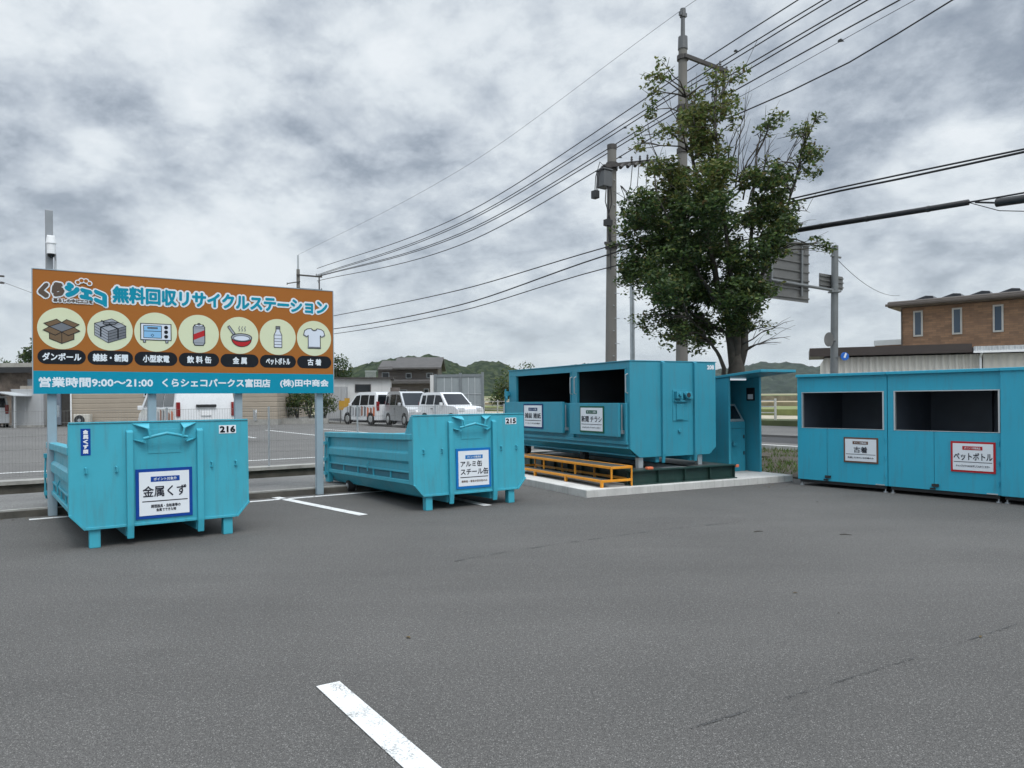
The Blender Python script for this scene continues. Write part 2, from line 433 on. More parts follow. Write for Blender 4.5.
def slab(name, pts, z0, z1, mat, label, cat='pavement'):
    return struct(MB().prism(kpoly(pts), 'z', z0, z1).build(name, mat), label, cat)
slab('parking_lot', [(-45, -60), (9.7, -60), (9.7, -3.9), (8.3, -3.9), (8.3, 0), (-45, 0)], -0.4, 0.0, m_asph, 'grey asphalt car park in the foreground', 'car park')
slab('parking_lot', [(-75, 3.46), (12.2, 3.46), (12.2, 75), (-75, 75)], -0.42, 0.2, m_asph2, 'asphalt car park beyond the mesh fence', 'car park')
m_strip = asphalt('gravelly strip', (0.15, 0.148, 0.142), 1.0, 0.25)
slab('pavement', [(-45, 0.14), (8.2, 0.14), (8.2, 2.5), (-45, 2.5)], -0.45, 0.09, m_strip, 'rough asphalt strip between kerb and ditch')
slab('kerb', [(-45, 0.0), (8.2, 0.0), (8.2, 0.05), (-45, 0.05)], -0.3, 0.092, m_conc3, 'dark mossy kerb at the edge of the car park', 'kerb')
slab('kerb', [(-45, 0.05), (8.2, 0.05), (8.2, 0.138), (-45, 0.138)], -0.3, 0.112, m_conc2, 'weathered kerb stones behind the board posts', 'kerb')
slab('ditch_wall', [(-45, 3.36), (8.2, 3.36), (8.2, 3.455), (-45, 3.455)], -0.5, 0.17, m_conc3, 'dark concrete wall of the roadside ditch', 'ditch')
slab('kerb', [(-45, 3.30), (12.2, 3.30), (12.2, 3.70), (-45, 3.70)], 0.17, 0.235, m_conc2, 'pale concrete edging under the mesh fence', 'kerb')
# verge with soil and grass
m_soil = pm('verge soil', (0.060, 0.050, 0.036), 0.95, var=0.25, scale=3, bump=0.4, bscale=40)
slab('verge', [(9.72, -60), (14.7, -60), (14.7, 60), (12.22, 60), (12.22, 0), (8.32, 0), (8.32, -3.88), (9.72, -3.88)], -0.45, 0.03, m_soil, 'bare soil verge beside the road', 'verge')
slab('kerb', [(14.7, -60), (14.95, -60), (14.95, 75), (14.7, 75)], -0.3, 0.15, m_conc, 'white concrete kerb along the road', 'kerb')
slab('road', [(14.95, -60), (18.2, -60), (18.2, 90), (14.95, 90)], -0.4, -0.02, m_asph2, 'grey road lane behind the recycling station', 'road')
slab('road', [(18.2, -60), (21.6, -60), (21.6, 90), (18.2, 90)], -0.4, -0.03, m_asph3, 'darker far road lane', 'road')
slab('pavement', [(21.6, -60), (30.0, -60), (30.0, 90), (21.6, 90)], -0.4, 0.06, m_asph2, 'pale paved strip on the far side of the road')
# rising field plots beyond the road (thin terraces with white concrete edges)
def plot(p0, p1, z, col, nm, label):
    mm = pm(nm, col, 0.95, var=0.3, scale=0.8, bump=0.5, bscale=6)
    struct(MB().prism(kpoly([(p0, -60), (p1, -60), (p1, 110), (p0, 110)]), 'z', z - 2.5, z).build('field', mm), label, 'field')
plot(30.05, 33.0, 0.35, (0.07, 0.085, 0.035), 'weedy bank', 'weedy green bank beyond the road')
plot(33.05, 42.0, 0.30, (0.36, 0.32, 0.24), 'dry field', 'pale dry field beyond the road')
plot(42.05, 60.0, 0.75, (0.165, 0.185, 0.065), 'green field', 'bright green field behind the dry field')
plot(60.05, 85.0, 1.15, (0.30, 0.245, 0.155), 'tan field', 'tan ploughed field in the distance')
plot(85.05, 150.0, 1.9, (0.21, 0.19, 0.13), 'far tan field', 'dull brown field below the hills')

# painted lines
def line(p, q, w, mat, label, z=0.004):
    p = Vector((*p, 0)); q = Vector((*q, 0)); d = (q - p); L = d.length
    o = MB().box(0, L, -w / 2, w / 2, 0, 0.003).build('parking_line', mat, loc=(p.x, p.y, z), rz=math.atan2(d.y, d.x))
    return struct(o, label, 'road marking')
line((-1.054, 4.21), (1.46, 0.45), 0.135, m_line, 'worn white parking line in the foreground')
line((-2.10, 10.46), (-3.98, 12.49), 0.14, m_line2, 'white parking line between the two skips')
line(KP(1.45, -3.0)[:2], KP(1.45, -0.05)[:2], 0.14, m_line2, 'white parking line beneath the cans skip')
line(KP(-4.2, -4.6)[:2], KP(-4.2, -0.05)[:2], 0.14, m_line3, 'faded white parking line beneath the metal skip')
line(KP(-4.35, -0.32)[:2], KP(2.2, -0.32)[:2], 0.11, m_line2, 'white line along the kerb')
line((-6.75, 9.2), (-7.05, 10.9), 0.16, m_line3, 'almost worn away marking left of the metal skip')
line(KP(-26, 5.7)[:2], KP(8, 5.7)[:2], 0.13, m_line2, 'white line along the near edge of the far car park', 0.204)
for k in range(8):
    if k == 5: continue
    a = KP(8.5 - k * 2.6, 17.2); c = KP(8.5 - k * 2.6, 25.2)
    line(a[:2], c[:2], 0.13, m_line2, 'white bay line in the far car park', 0.204)
# tar seam across the car park
m_seam = line_mat('tar seam', -0.04, (0.058, 0.057, 0.056))
def seam(pts, w, label):
    mb = MB()
    for k in range(len(pts) - 1):
        a, c = pts[k], pts[k + 1]
        mb.add([(a[0], a[1] - w, 0.003), (c[0], c[1] - w, 0.003), (c[0], c[1] + w, 0.003), (a[0], a[1] + w, 0.003)], [(0, 1, 2, 3)])
    struct(mb.build('asphalt_seam', m_seam), label, 'seam')
seam([(0.848, 3.606), (1.107, 3.761), (1.627, 4.074), (2.232, 4.426), (2.89, 4.828), (3.799, 5.379)], 0.012, 'thin dark seam across the asphalt on the right')
seam([(-0.808, 7.212), (-0.14, 7.796), (0.755, 8.419), (1.79, 9.079), (2.929, 9.614)], 0.03, 'faint seam across the asphalt in the middle of the car park')

# ------------------------------------------------------------------ hills
def hill(name, prof, D, depth, label, mat, amp, step=3.0):
    """prof: list of (bearing tangent, ridge height); a real ridge with front and back slopes"""
    x0, x1 = prof[0][0] * D, prof[-1][0] * D
    nx = int((x1 - x0) / step); ny = 40
    xs = [p[0] * D for p in prof]; hs = [p[1] for p in prof]
    vs = []; fs = []
    for i in range(nx + 1):
        x = x0 + (x1 - x0) * i / nx
        h = float(np.interp(x, xs, hs))
        for j in range(ny + 1):
            s = j / ny * 2 - 1           # -1 near foot, 0 ridge, 1 far foot
            z = h * (1 - abs(s) ** 1.7) + 1.0
            y = D + s * depth
            n = noise.fractal(Vector((x / (step * 2.2), y / (step * 2.2), 3.3)), 0.8, 2.1, 4)
            n2 = noise.noise(Vector((x / 40, y / 40, 9)))
            vs.append((x, y, z + amp * n * min(1, h / 6) + n2 * h * 0.06 * (1 - abs(s))))
    for i in range(nx):
        for j in range(ny):
            a = i * (ny + 1) + j; fs.append((a, a + ny + 1, a + ny + 2, a + 1))
    mb = MB(); mb.add(vs, fs)
    return struct(mb.build(name, mat, smooth=False, fix=False), label, 'hill')
def forest(name, c1, c2, c3, scale):
    m, t, b = new_mat(name)
    co = N(t, 'ShaderNodeTexCoord').outputs['Object']
    v = N(t, 'ShaderNodeTexVoronoi'); v.inputs['Scale'].default_value = scale; t.links.new(co, v.inputs['Vector'])
    sepc = N(t, 'ShaderNodeSeparateColor'); t.links.new(v.outputs['Color'], sepc.inputs[0])
    c = RAMP(t, sepc.outputs[0], [(0.0, c1), (0.55, c2), (0.9, c3)])
    t.links.new(c, b.inputs['Base Color']); b.inputs['Roughness'].default_value = 1.0
    b.inputs['Specular IOR Level'].default_value = 0.1
    return m
m_for1 = forest('woodland', (0.014, 0.024, 0.013), (0.024, 0.038, 0.018), (0.046, 0.060, 0.028), 0.22)
m_for2 = forest('far woodland', (0.016, 0.026, 0.020), (0.026, 0.038, 0.028), (0.040, 0.054, 0.038), 0.08)
def T(x): return (x - 512) / 745.0
def Hh(y, D): return 1.6 + D * (398 - y) / 745.0 - 1
hill('hill', [(T(x), max(0.5, Hh(y, 620))) for x, y in [(-150, 398), (-60, 372), (40, 362), (150, 376), (300, 367), (335, 365), (343, 367.5), (352, 366), (368, 361.5), (395, 357), (420, 354), (431, 353), (443, 356), (455, 361), (467, 366.5), (480, 373), (500, 386), (520, 397)]],
     620, 110, 'wooded hill behind the dark house', m_for1, 3.0)
hill('hill', [(T(x), max(0.5, Hh(y, 760))) for x, y in [(425, 398), (445, 382), (462, 368), (470, 363.5), (480, 360.5), (490, 361), (500, 361), (510, 365), (522, 370), (540, 369), (560, 366), (582, 363), (600, 364), (625, 374), (650, 392), (665, 398)]],
     760, 120, 'rounded wooded hill right of the dark house', m_for1, 3.0)
hill('hill', [(T(x), max(0.5, Hh(y, 1500))) for x, y in [(560, 398), (610, 376), (660, 366), (715, 370.5), (735, 367.5), (752, 364.5), (770, 363), (790, 364), (803, 367), (815, 369.5), (826, 367), (850, 362), (900, 366), (1000, 372), (1100, 385), (1180, 398)]],
     1500, 260, 'long blue green ridge of distant hills on the right', m_for2, 5.0, 7.0)

# ------------------------------------------------------------------ foliage helpers
def leaf_mat(name, col, trans=0.35):
    m, t, b = new_mat(name)
    co = N(t, 'ShaderNodeTexCoord').outputs['Object']
    f = RAMP(t, NOISE(t, co, 7, 3, 0.6), [(0.3, 0.65), (0.7, 1.4)])
    c = MIX(t, 1.0, col, f, 'MULTIPLY')
    t.links.new(c, b.inputs['Base Color']); b.inputs['Roughness'].default_value = 0.55
    b.inputs['Specular IOR Level'].default_value = 0.35
    tr = N(t, 'ShaderNodeBsdfTranslucent'); t.links.new(c, tr.inputs[0])
    ms = N(t, 'ShaderNodeMixShader'); ms.inputs[0].default_value = trans
    out = [n for n in t.nodes if n.type == 'OUTPUT_MATERIAL'][0]
    t.links.new(b.outputs[0], ms.inputs[1]); t.links.new(tr.outputs[0], ms.inputs[2]); t.links.new(ms.outputs[0], out.inputs[0])
    return m
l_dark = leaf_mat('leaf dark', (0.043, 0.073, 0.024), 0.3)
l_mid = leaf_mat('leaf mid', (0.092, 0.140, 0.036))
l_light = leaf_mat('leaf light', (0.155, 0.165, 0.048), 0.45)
l_brown = leaf_mat('leaf brown', (0.12, 0.085, 0.035))
l_grass = leaf_mat('grass blade', (0.085, 0.135, 0.03))
l_hedge = leaf_mat('hedge leaf', (0.050, 0.090, 0.022))
LEAF = np.array([(-0.5, 0, 0), (0.0, -0.26, 0.05), (0.5, 0, -0.06), (0.0, 0.26, 0.05)])
def scatter_leaves(mb, c, rad, n, size, mats, shell=0.35, flat=0.5):
    """n small leaf blades through an ellipsoid; mats: list of (index, weight)"""
    d = rng.normal(size=(n, 3)); d /= np.linalg.norm(d, axis=1)[:, None]
    r = rng.uniform(shell ** 3, 1, n) ** (1 / 3.0)
    p = d * r[:, None] * np.array(rad) + np.array(c)
    a = rng.normal(size=(n, 3)); a[:, 2] *= flat; a[:, 2] -= 0.25
    a /= np.linalg.norm(a, axis=1)[:, None]
    up = rng.normal(size=(n, 3)) * 0.7 + np.array((0, 0, 1.0))
    s = np.cross(a, up); s /= np.linalg.norm(s, axis=1)[:, None]
    w = np.cross(s, a)
    sz = size * rng.uniform(0.6, 1.3, n)
    V = p[:, None, :] + sz[:, None, None] * (LEAF[None, :, 0:1] * a[:, None, :] + LEAF[None, :, 1:2] * s[:, None, :] + LEAF[None, :, 2:3] * w[:, None, :])
    o = len(mb.v); mb.v += [tuple(x) for x in V.reshape(-1, 3).tolist()]
    idx = rng.choice([k for k, _ in mats], n, p=np.array([x for _, x in mats]) / sum(x for _, x in mats))
    for i in range(n):
        mb.f.append((o + 4 * i, o + 4 * i + 1, o + 4 * i + 2, o + 4 * i + 3)); mb.m.append(int(idx[i]))
def curvy(p, q, bend, n=6, jit=0.05):
    p = Vector(p); q = Vector(q); L = (q - p).length
    out = []
    for i in range(n + 1):
        t = i / n
        v = p.lerp(q, t) + Vector(bend) * (4 * t * (1 - t))
        if 0 < i < n: v += Vector((random.gauss(0, 1), random.gauss(0, 1), random.gauss(0, 0.6))) * jit * L
        out.append(v)
    return out
m_bark = pm('bark', (0.060, 0.053, 0.044), 0.9, var=0.35, scale=6, bump=0.8, bscale=22)

# ------------------------------------------------------------------ the street tree
def big_tree():
    Y0 = 18.6; k = Y0 / 745.0
    bx = (736 - 512) * k
    root = thing('street_tree', 'tall leafy tree with dark dense left side and bare upper twigs behind the kiosk', 'tree', (bx, Y0, 0))
    def W(x, y, dy=0.0): return Vector(((x - 512) * k - bx, dy, 1.6 + (398.5 - y) * k))
    tb = MB()
    tb.tube([(0, 0, -0.05), (0.0, 0, 0.35), (-0.01, 0, 1.2), (0.0, 0, 1.9), (0.02, 0, 2.35), (0.03, 0, 2.8)], [0.38, 0.31, 0.265, 0.24, 0.20, 0.09], 12)
    stems = [  # points from the fork to the tip, depth, radius
        ([(733, 352), (729, 318), (712, 250), (698, 170), (690, 95)], 0.1, 0.125), ([(737, 348), (733, 312), (722, 240), (708, 120)], -0.5, 0.11),
        ([(744, 348), (747, 305), (757, 235), (764, 150)], 0.3, 0.125), ([(731, 322), (705, 290), (675, 245), (652, 205)], -0.6, 0.07), ([(748, 310), (768, 258), (788, 200), (800, 150)], -0.3, 0.07),
        ([(740, 344), (739, 300), (733, 220), (725, 110)], 0.6, 0.095), ([(730, 335), (706, 318), (664, 290)], 0.4, 0.055), ([(724, 374), (716, 352), (702, 335), (690, 322)], -0.2, 0.06), ([(748, 300), (770, 262), (790, 215)], 0.7, 0.06)]
    axes = []
    for (pp, dy, r) in stems:
        Q = [W(x, y, dy * (0.15 + 1.3 * i / (len(pp) - 1)) * (1 if i else 0.4)) for i, (x, y) in enumerate(pp)]
        P = [W(pp[0][0] * 0.3 + 736 * 0.7, pp[0][1] + 22, 0)]
        for i in range(len(Q) - 1):
            for j in range(4): P.append(Q[i].lerp(Q[i + 1], j / 4.0) + Vector((random.gauss(0, .025), random.gauss(0, .025), 0)) * (1 if j else 0.5))
        P.append(Q[-1]); n = len(P)
        rs = [r * (1 - 0.88 * (i / (n - 1)) ** 0.8) + 0.006 for i in range(n)]
        tb.tube(P, rs, 9); axes.append(P)
    cr = MB()
    # clumps: px, py, radius px, leaf count, tone (0 dark .. 1 light)
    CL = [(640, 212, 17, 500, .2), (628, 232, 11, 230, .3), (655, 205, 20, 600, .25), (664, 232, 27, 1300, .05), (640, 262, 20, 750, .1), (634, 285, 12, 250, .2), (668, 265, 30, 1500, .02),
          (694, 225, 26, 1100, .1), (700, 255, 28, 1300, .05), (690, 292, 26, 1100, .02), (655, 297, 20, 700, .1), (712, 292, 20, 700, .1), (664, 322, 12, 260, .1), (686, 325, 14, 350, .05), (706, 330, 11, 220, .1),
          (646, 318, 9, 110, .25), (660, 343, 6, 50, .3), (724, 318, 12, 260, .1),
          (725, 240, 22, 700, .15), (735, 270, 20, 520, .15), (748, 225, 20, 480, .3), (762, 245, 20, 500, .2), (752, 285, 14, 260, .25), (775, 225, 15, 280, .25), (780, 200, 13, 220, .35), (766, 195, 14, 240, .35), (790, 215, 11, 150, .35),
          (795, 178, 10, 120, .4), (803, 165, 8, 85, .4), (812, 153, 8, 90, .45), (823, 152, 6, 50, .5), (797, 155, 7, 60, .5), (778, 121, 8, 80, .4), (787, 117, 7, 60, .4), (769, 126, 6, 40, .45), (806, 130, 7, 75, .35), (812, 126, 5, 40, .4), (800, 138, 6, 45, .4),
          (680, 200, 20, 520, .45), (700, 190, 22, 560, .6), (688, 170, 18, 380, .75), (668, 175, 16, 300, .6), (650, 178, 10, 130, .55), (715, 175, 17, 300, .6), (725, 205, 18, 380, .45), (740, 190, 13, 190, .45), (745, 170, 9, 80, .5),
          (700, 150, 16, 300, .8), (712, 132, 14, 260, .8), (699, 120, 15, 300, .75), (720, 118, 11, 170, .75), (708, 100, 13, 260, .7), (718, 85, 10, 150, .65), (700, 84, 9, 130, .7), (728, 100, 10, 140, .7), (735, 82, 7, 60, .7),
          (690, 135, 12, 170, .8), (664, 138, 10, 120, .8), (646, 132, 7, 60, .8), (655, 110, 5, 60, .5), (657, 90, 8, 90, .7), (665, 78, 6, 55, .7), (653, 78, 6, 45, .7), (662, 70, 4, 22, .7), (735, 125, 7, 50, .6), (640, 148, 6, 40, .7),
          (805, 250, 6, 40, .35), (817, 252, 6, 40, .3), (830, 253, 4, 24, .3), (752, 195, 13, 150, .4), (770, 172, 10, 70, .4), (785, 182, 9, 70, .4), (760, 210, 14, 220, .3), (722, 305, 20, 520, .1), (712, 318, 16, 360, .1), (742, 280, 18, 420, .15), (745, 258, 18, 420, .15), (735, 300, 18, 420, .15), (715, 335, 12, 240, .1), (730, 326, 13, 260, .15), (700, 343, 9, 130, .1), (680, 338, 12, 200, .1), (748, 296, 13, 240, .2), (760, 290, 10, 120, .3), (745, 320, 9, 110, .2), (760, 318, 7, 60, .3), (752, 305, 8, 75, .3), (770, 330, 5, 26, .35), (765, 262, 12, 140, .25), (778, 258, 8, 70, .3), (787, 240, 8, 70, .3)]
    for (x, y, r, n, tone) in CL:
        small = r < 13
        dy = random.uniform(-1.5, 1.5) * (0.5 if small else 1.0)
        c = W(x, y, dy); rr = r * k
        dpt = rr * (1.0 if small else 1.45)
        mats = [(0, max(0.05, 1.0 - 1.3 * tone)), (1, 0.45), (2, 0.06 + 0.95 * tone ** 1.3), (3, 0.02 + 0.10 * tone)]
        # sub-sprays make the outline uneven
        n = int(n * (2.3 if not small else 1.25)); ns = max(4, int(n / (55 if not small else 16)))
        if small: rr *= 1.25; dpt *= 1.25
        for s in range(ns):
            d = Vector((random.gauss(0, 1), random.gauss(0, 1), random.gauss(0, 1))); d.normalize(); d *= random.random() ** 0.4
            cc = c + Vector((d.x * rr, d.y * dpt, d.z * rr))
            sr = rr * random.uniform(0.18, 0.36) + (0.07 if not small else 0.10)
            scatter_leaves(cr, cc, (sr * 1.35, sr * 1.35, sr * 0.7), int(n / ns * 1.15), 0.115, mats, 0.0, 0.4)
        # a limb to the clump from the nearest stem point below
        best = min((p for P in axes for p in P[1:]), key=lambda p: (p - c).length + (0.8 if p.z > c.z else 0))
        mid = 0.012 + 0.005 * r ** 0.5
        P = curvy(best, c, (0, 0, 0.12), 4, 0.04)
        tb.tube(P, [mid * (1 - 0.75 * i / 4) for i in range(5)], 5)
        for s in range(2 + r // 6):
            d = Vector((random.gauss(0, 1), random.gauss(0, 1), random.gauss(0.4, 0.7))) * rr * 0.8
            tb.tube(curvy(P[random.choice((2, 3, 4))], c + d, (0, 0, 0), 2, 0.05), [0.011, 0.008, 0.004], 4)
    # bare twigs
    for (a, c) in [((742, 345), (792, 322)), ((744, 350), (788, 338)), ((744, 352), (776, 345)), ((746, 340), (770, 318)), ((745, 200), (750, 140)), ((735, 190), (744, 118)), ((755, 190), (775, 140)), ((760, 200), (797, 150)),
                   ((730, 170), (746, 108)), ((722, 150), (718, 70)), ((765, 185), (772, 150)), ((780, 215), (815, 212)), ((775, 230), (812, 224)), ((700, 140), (697, 76)), ((690, 150), (664, 84)), ((672, 190), (640, 130)), ((745, 175), (776, 122)), ((770, 190), (806, 132)), ((785, 195), (815, 155)), ((790, 240), (832, 252)),
                   ((738, 185), (757, 150)), ((742, 180), (767, 160)), ((748, 175), (786, 165)), ((728, 165), (735, 130)), ((750, 205), (760, 165))]:
        dy = random.uniform(-0.5, 0.5)
        P = curvy(W(*a, dy * 0.4), W(*c, dy), (0, 0, 0.08), 5, 0.03)
        tb.tube(P, [0.022, 0.018, 0.014, 0.010, 0.007, 0.003], 5)
        for s in range(5):
            q = P[random.randint(1, 4)]; d = (P[-1] - P[0]) * random.uniform(0.15, 0.4) + Vector((random.gauss(0, .16), random.gauss(0, .16), random.gauss(.05, .14)))
            tb.tube([q, q + d * 0.5 + Vector((0, 0, .03)), q + d], [0.008, 0.006, 0.003], 4)
    tb.build('trunk', m_bark, root, smooth=True, fix=False)
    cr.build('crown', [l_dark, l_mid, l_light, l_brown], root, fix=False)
big_tree()

# ------------------------------------------------------------------ small signs
def notice(parent, x, y, z, w, h, border, header, mains, smalls, rz=0.0, layout='wide', small_mat=None, name='sign'):
    """printed sheet: border, white field, header box, big words, a rule, small words; faces local -Y"""
    o = MB().box(0, w, -0.012, 0, 0, h).build(name, border, parent, loc=(x, y, z), rz=rz)
    bw = 0.055 * min(w, h) * 1.15
    MB().box(bw, w - bw, -0.015, -0.0125, bw, h - bw).build('sign_face', m_signw, o)
    mb = MB(); yy = -0.0165
    f = lambda a, c, d, e: (a * w, c * w, (1 - e) * h, (1 - d) * h)
    x0, x1, z0, z1 = f(*header[1]); mb.box(x0, x1, yy, -0.0152, z0, z1, 1)
    px, pz = (x1 - x0) * 0.10, (z1 - z0) * 0.2
    put_text(mb, header[0], x0 + px, x1 - px, z0 + pz, z1 - pz, 2, yy - 0.001, bold=0.0006)
    for body, rect in mains:
        x0, x1, z0, z1 = f(*rect); put_text(mb, body, x0, x1, z0, z1, 0, yy, bold=0.0022)
    for k, (body, rect) in enumerate(smalls):
        x0, x1, z0, z1 = f(*rect)
        if body == '-': mb.box(x0, x1, yy, -0.0152, z0, z1, 0)
        else: put_text(mb, body, x0, x1, z0, z1, 3, yy, bold=0.0008)
    mb.build('lettering', [m_ink, border, m_signw, small_mat or m_ink], o, fix=False)
    return o
def number_plate(parent, body, x0, x1, z0, z1, y, back=True):
    o = MB().box(x0, x1, y - 0.004, y, z0, z1).build('number_plate', m_signw, parent)
    mb = MB(); w = x1 - x0; h = z1 - z0
    put_text(mb, body, x0 + w * 0.04, x1 - w * 0.04, z0 + h * 0.1, z1 - h * 0.1, 0, y - 0.0052, bold=0.0055)
    mb.build('lettering', m_black, o, fix=False)
    return o

# ------------------------------------------------------------------ hook-lift skips
def skip(loc, rz, L, number, label, wheel_y, sign_x):
    t = thing('recycling_skip', label, 'skip', loc, rz, 'open teal hook lift skips', rx=R(-1.4))
    hx = [(-0.96, 0.38), (-0.81, 0.205), (0.81, 0.205), (0.96, 0.38), (0.96, 1.38), (-0.96, 1.38)]
    MB().prism(hx, 'y', 0.0, 0.045).build('front_plate', m_teal, t, bevel=0.006)
    fl = MB()
    for sx in (-1, 1):
        fl.beam((0.955 * sx, -0.012, 0.385), (0.805 * sx, -0.012, 0.212), 0.024, 0.045, up=(0, 1, 0))
    fl.box(-0.80, -0.395, -0.02, -0.001, 0.206, 0.236); fl.box(-0.325, 0.355, -0.02, -0.001, 0.206, 0.236); fl.box(0.425, 0.80, -0.02, -0.001, 0.206, 0.236)
    fl.box(-0.955, 0.955, -0.012, 0.055, 1.381, 1.396)
    split_build(fl, 'flange', m_teal, t, bevel=0.004)
    for x in (-0.36, 0.39):
        r = MB()
        r.prism([(-0.052, 1.275), (0.0, 1.30), (0.0, 0.07), (-0.03, 0.07), (-0.052, 0.22)], 'x', x - 0.035, x + 0.035)
        r.build('rib', m_teal, t, bevel=0.008)
    # hook gear
    g = MB()
    g.tube([(-0.225, -0.075, 1.195), (-0.10, -0.10, 1.225), (0.015, -0.115, 1.25), (0.12, -0.10, 1.228), (0.245, -0.075, 1.20)], 0.019, 8)
    for s, o in ((-1, 0), (1, 0.03)):
        g.add([(s * 0.33 + o, -0.002, 1.372), (s * 0.15 + o, -0.002, 1.372), (s * 0.165 + o, -0.105, 1.315), (s * 0.19 + o, -0.105, 1.315),
               (s * 0.33 + o, -0.002, 1.360), (s * 0.15 + o, -0.002, 1.360), (s * 0.165 + o, -0.105, 1.303), (s * 0.19 + o, -0.105, 1.303)],
              [(0, 1, 2, 3), (7, 6, 5, 4), (0, 3, 7, 4), (1, 0, 4, 5), (2, 1, 5, 6), (3, 2, 6, 7)])
        g.beam((s * 0.178 + o, -0.098, 1.31), (s * 0.155 + o, -0.095, 1.20), 0.022, 0.022)
        g.add([(s * 0.33 + o, -0.002, 1.195), (s * 0.33 + o, -0.002, 1.18), (s * 0.20 + o, -0.09, 1.155), (s * 0.20 + o, -0.09, 1.14), (s * 0.20 + o, -0.002, 1.17), (s * 0.20 + o, -0.002, 1.155)],
              [(0, 2, 4), (1, 5, 3), (0, 1, 3, 2), (2, 3, 5, 4), (4, 5, 1, 0)])
    g.build('hook_bar', m_teal, t, bevel=0.004)
    MB().box(-0.17, 0.18, -0.006, -0.001, 1.02, 1.30).build('patch_plate', m_teal, t, bevel=0.002)
    for x in (-0.80, -0.50, 0.52, 0.80):
        MB().tube([(x, -0.001, 0.89), (x + 0.01, -0.03, 0.885), (x + 0.012, -0.03, 0.835), (x, -0.001, 0.83)], 0.011, 6).build('lug', m_teal, t)
    for sx in (-1, 1):
        w = MB(); s = sx
        def bx(xa, xb, *a): w.box(min(s * xa, s * xb), max(s * xa, s * xb), *a)
        bx(0.895, 0.91, 0.05, L - 0.02, 0.385, 1.03)                    # sheet
        bx(0.865, 0.957, 0.047, 0.17, 0.385, 1.028)                     # front post
        bx(0.865, 0.957, L - 0.17, L, 0.20, 1.028)                      # rear post
        w.prism([(s * 0.911, 0.68), (s * 0.952, 0.72), (s * 0.952, 0.83), (s * 0.911, 0.87)], 'y', 0.172, L - 0.172)
        bx(0.911, 0.945, 0.172, L - 0.172, 0.385, 0.44)
        bx(0.911, 0.935, 0.172, L - 0.172, 0.545, 0.57)
        for k in range(6):
            y = 0.20 + (L - 0.42) * k / 5.0
            bx(0.911, 0.933, y, y + 0.02, 0.442, 0.543)
        w.poly([(s * 0.93, 0.047, 0.384), (s * 0.93, L, 0.384), (s * 0.80, L, 0.207), (s * 0.80, 0.047, 0.207)])
        w.poly([(s * 0.895, 0.05, 0.386), (s * 0.895, L, 0.386), (s * 0.77, L, 0.25), (s * 0.77, 0.05, 0.25)])
        w.build('side_wall', m_teal, t, bevel=0.004)
        rl = MB()
        rl.box(min(s * 0.85, s * 0.968), max(s * 0.85, s * 0.968), 0.047, L, 1.03, 1.125)
        rl.build('top_rail', m_teal, t, bevel=0.012)
        MB().prism([(0.047, 1.127), (0.047, 1.375), (0.10, 1.375), (0.30, 1.127)], 'x', min(s * 0.925, s * 0.95), max(s * 0.925, s * 0.95)).build('gusset', m_teal, t, bevel=0.003)
        slots = MB()
        for k in range(5):
            y0 = 0.23 + (L - 0.42) * k / 5.0; y1 = 0.19 + (L - 0.42) * (k + 1) / 5.0
            slots.box(min(s * 0.9115, s * 0.914), max(s * 0.9115, s * 0.914), y0, y1, 0.445, 0.54)
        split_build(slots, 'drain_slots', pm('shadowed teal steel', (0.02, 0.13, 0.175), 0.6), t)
        lt = MB()
        lt.tube([(s * 0.975, L - 0.09, 0.95), (s * 0.985, L - 0.08, 0.70), (s * 0.985, L - 0.08, 0.35), (s * 0.97, L - 0.05, 0.28)], 0.014, 6)
        for z in (0.92, 0.62, 0.36): lt.box(min(s * 0.958, s * 1.0), max(s * 0.958, s * 1.0), L - 0.13, L + 0.03, z - 0.03, z + 0.03)
        lt.tube([(s * 0.93, L * 0.45, 0.66), (s * 0.955, L * 0.46, 0.60), (s * 0.95, L * 0.46, 0.50)], 0.010, 6)
        split_build(lt, 'latch', m_teal, t)
        MB().box(min(s * 0.655, s * 0.765), max(s * 0.655, s * 0.765), 0.012, 0.12, 0.0, 0.208).build('leg', m_teal, t, bevel=0.008)
        wh = MB().cyl((s * 0.76, wheel_y, 0.170), (s * 0.88, wheel_y, 0.170), 0.10, n=20).build('wheel', m_rubber, t, smooth='auto')
        MB().cyl((s * 0.881, wheel_y, 0.170), (s * 0.89, wheel_y, 0.170), 0.055, n=16).build('hub', m_steel, wh)
        MB().box(min(s * 0.735, s * 0.755), max(s * 0.735, s * 0.755), wheel_y - 0.06, wheel_y + 0.16, 0.09, 0.24).build('wheel_bracket', m_steel, t)
    MB().box(-0.80, 0.80, 0.05, L - 0.05, 0.215, 0.245).build('floor_plate', m_teal, t)
    for x in (-0.36, 0.39):
        MB().box(x - 0.04, x + 0.04, 0.05, L - 0.1, 0.09, 0.212).build('skid_rail', m_teal, t, bevel=0.006)
    d = MB().box(-0.855, 0.855, L - 0.05, L - 0.01, 0.25, 1.06)
    for x in (-0.5, 0.0, 0.5): d.box(x - 0.04, x + 0.04, L - 0.009, L + 0.04, 0.26, 1.05)
    d.build('rear_door', m_teal, t, bevel=0.006)
    number_plate(t, number, 0.615, 0.815, 1.225, 1.325, -0.001)
    return t
A216 = R(35.0)
c216 = (-4.0385, 8.643)
S216 = skip((c216[0], c216[1], 0.0), A216, 3.8, '216', 'open teal skip numbered 216 with a blue scrap metal notice below the orange board', 3.35, 0)
notice(S216, -0.304, -0.002, 0.275, 0.606, 0.57, m_blue, ('ポイント対象外', (.26, .77, .16, .265)),
       [('金属くず', (.12, .89, .345, .57))],
       [('-', (.11, .91, .645, .665)), ('調理器具・自転車等の', (.26, .78, .72, .79)), ('金属でできた物', (.35, .70, .80, .865))])
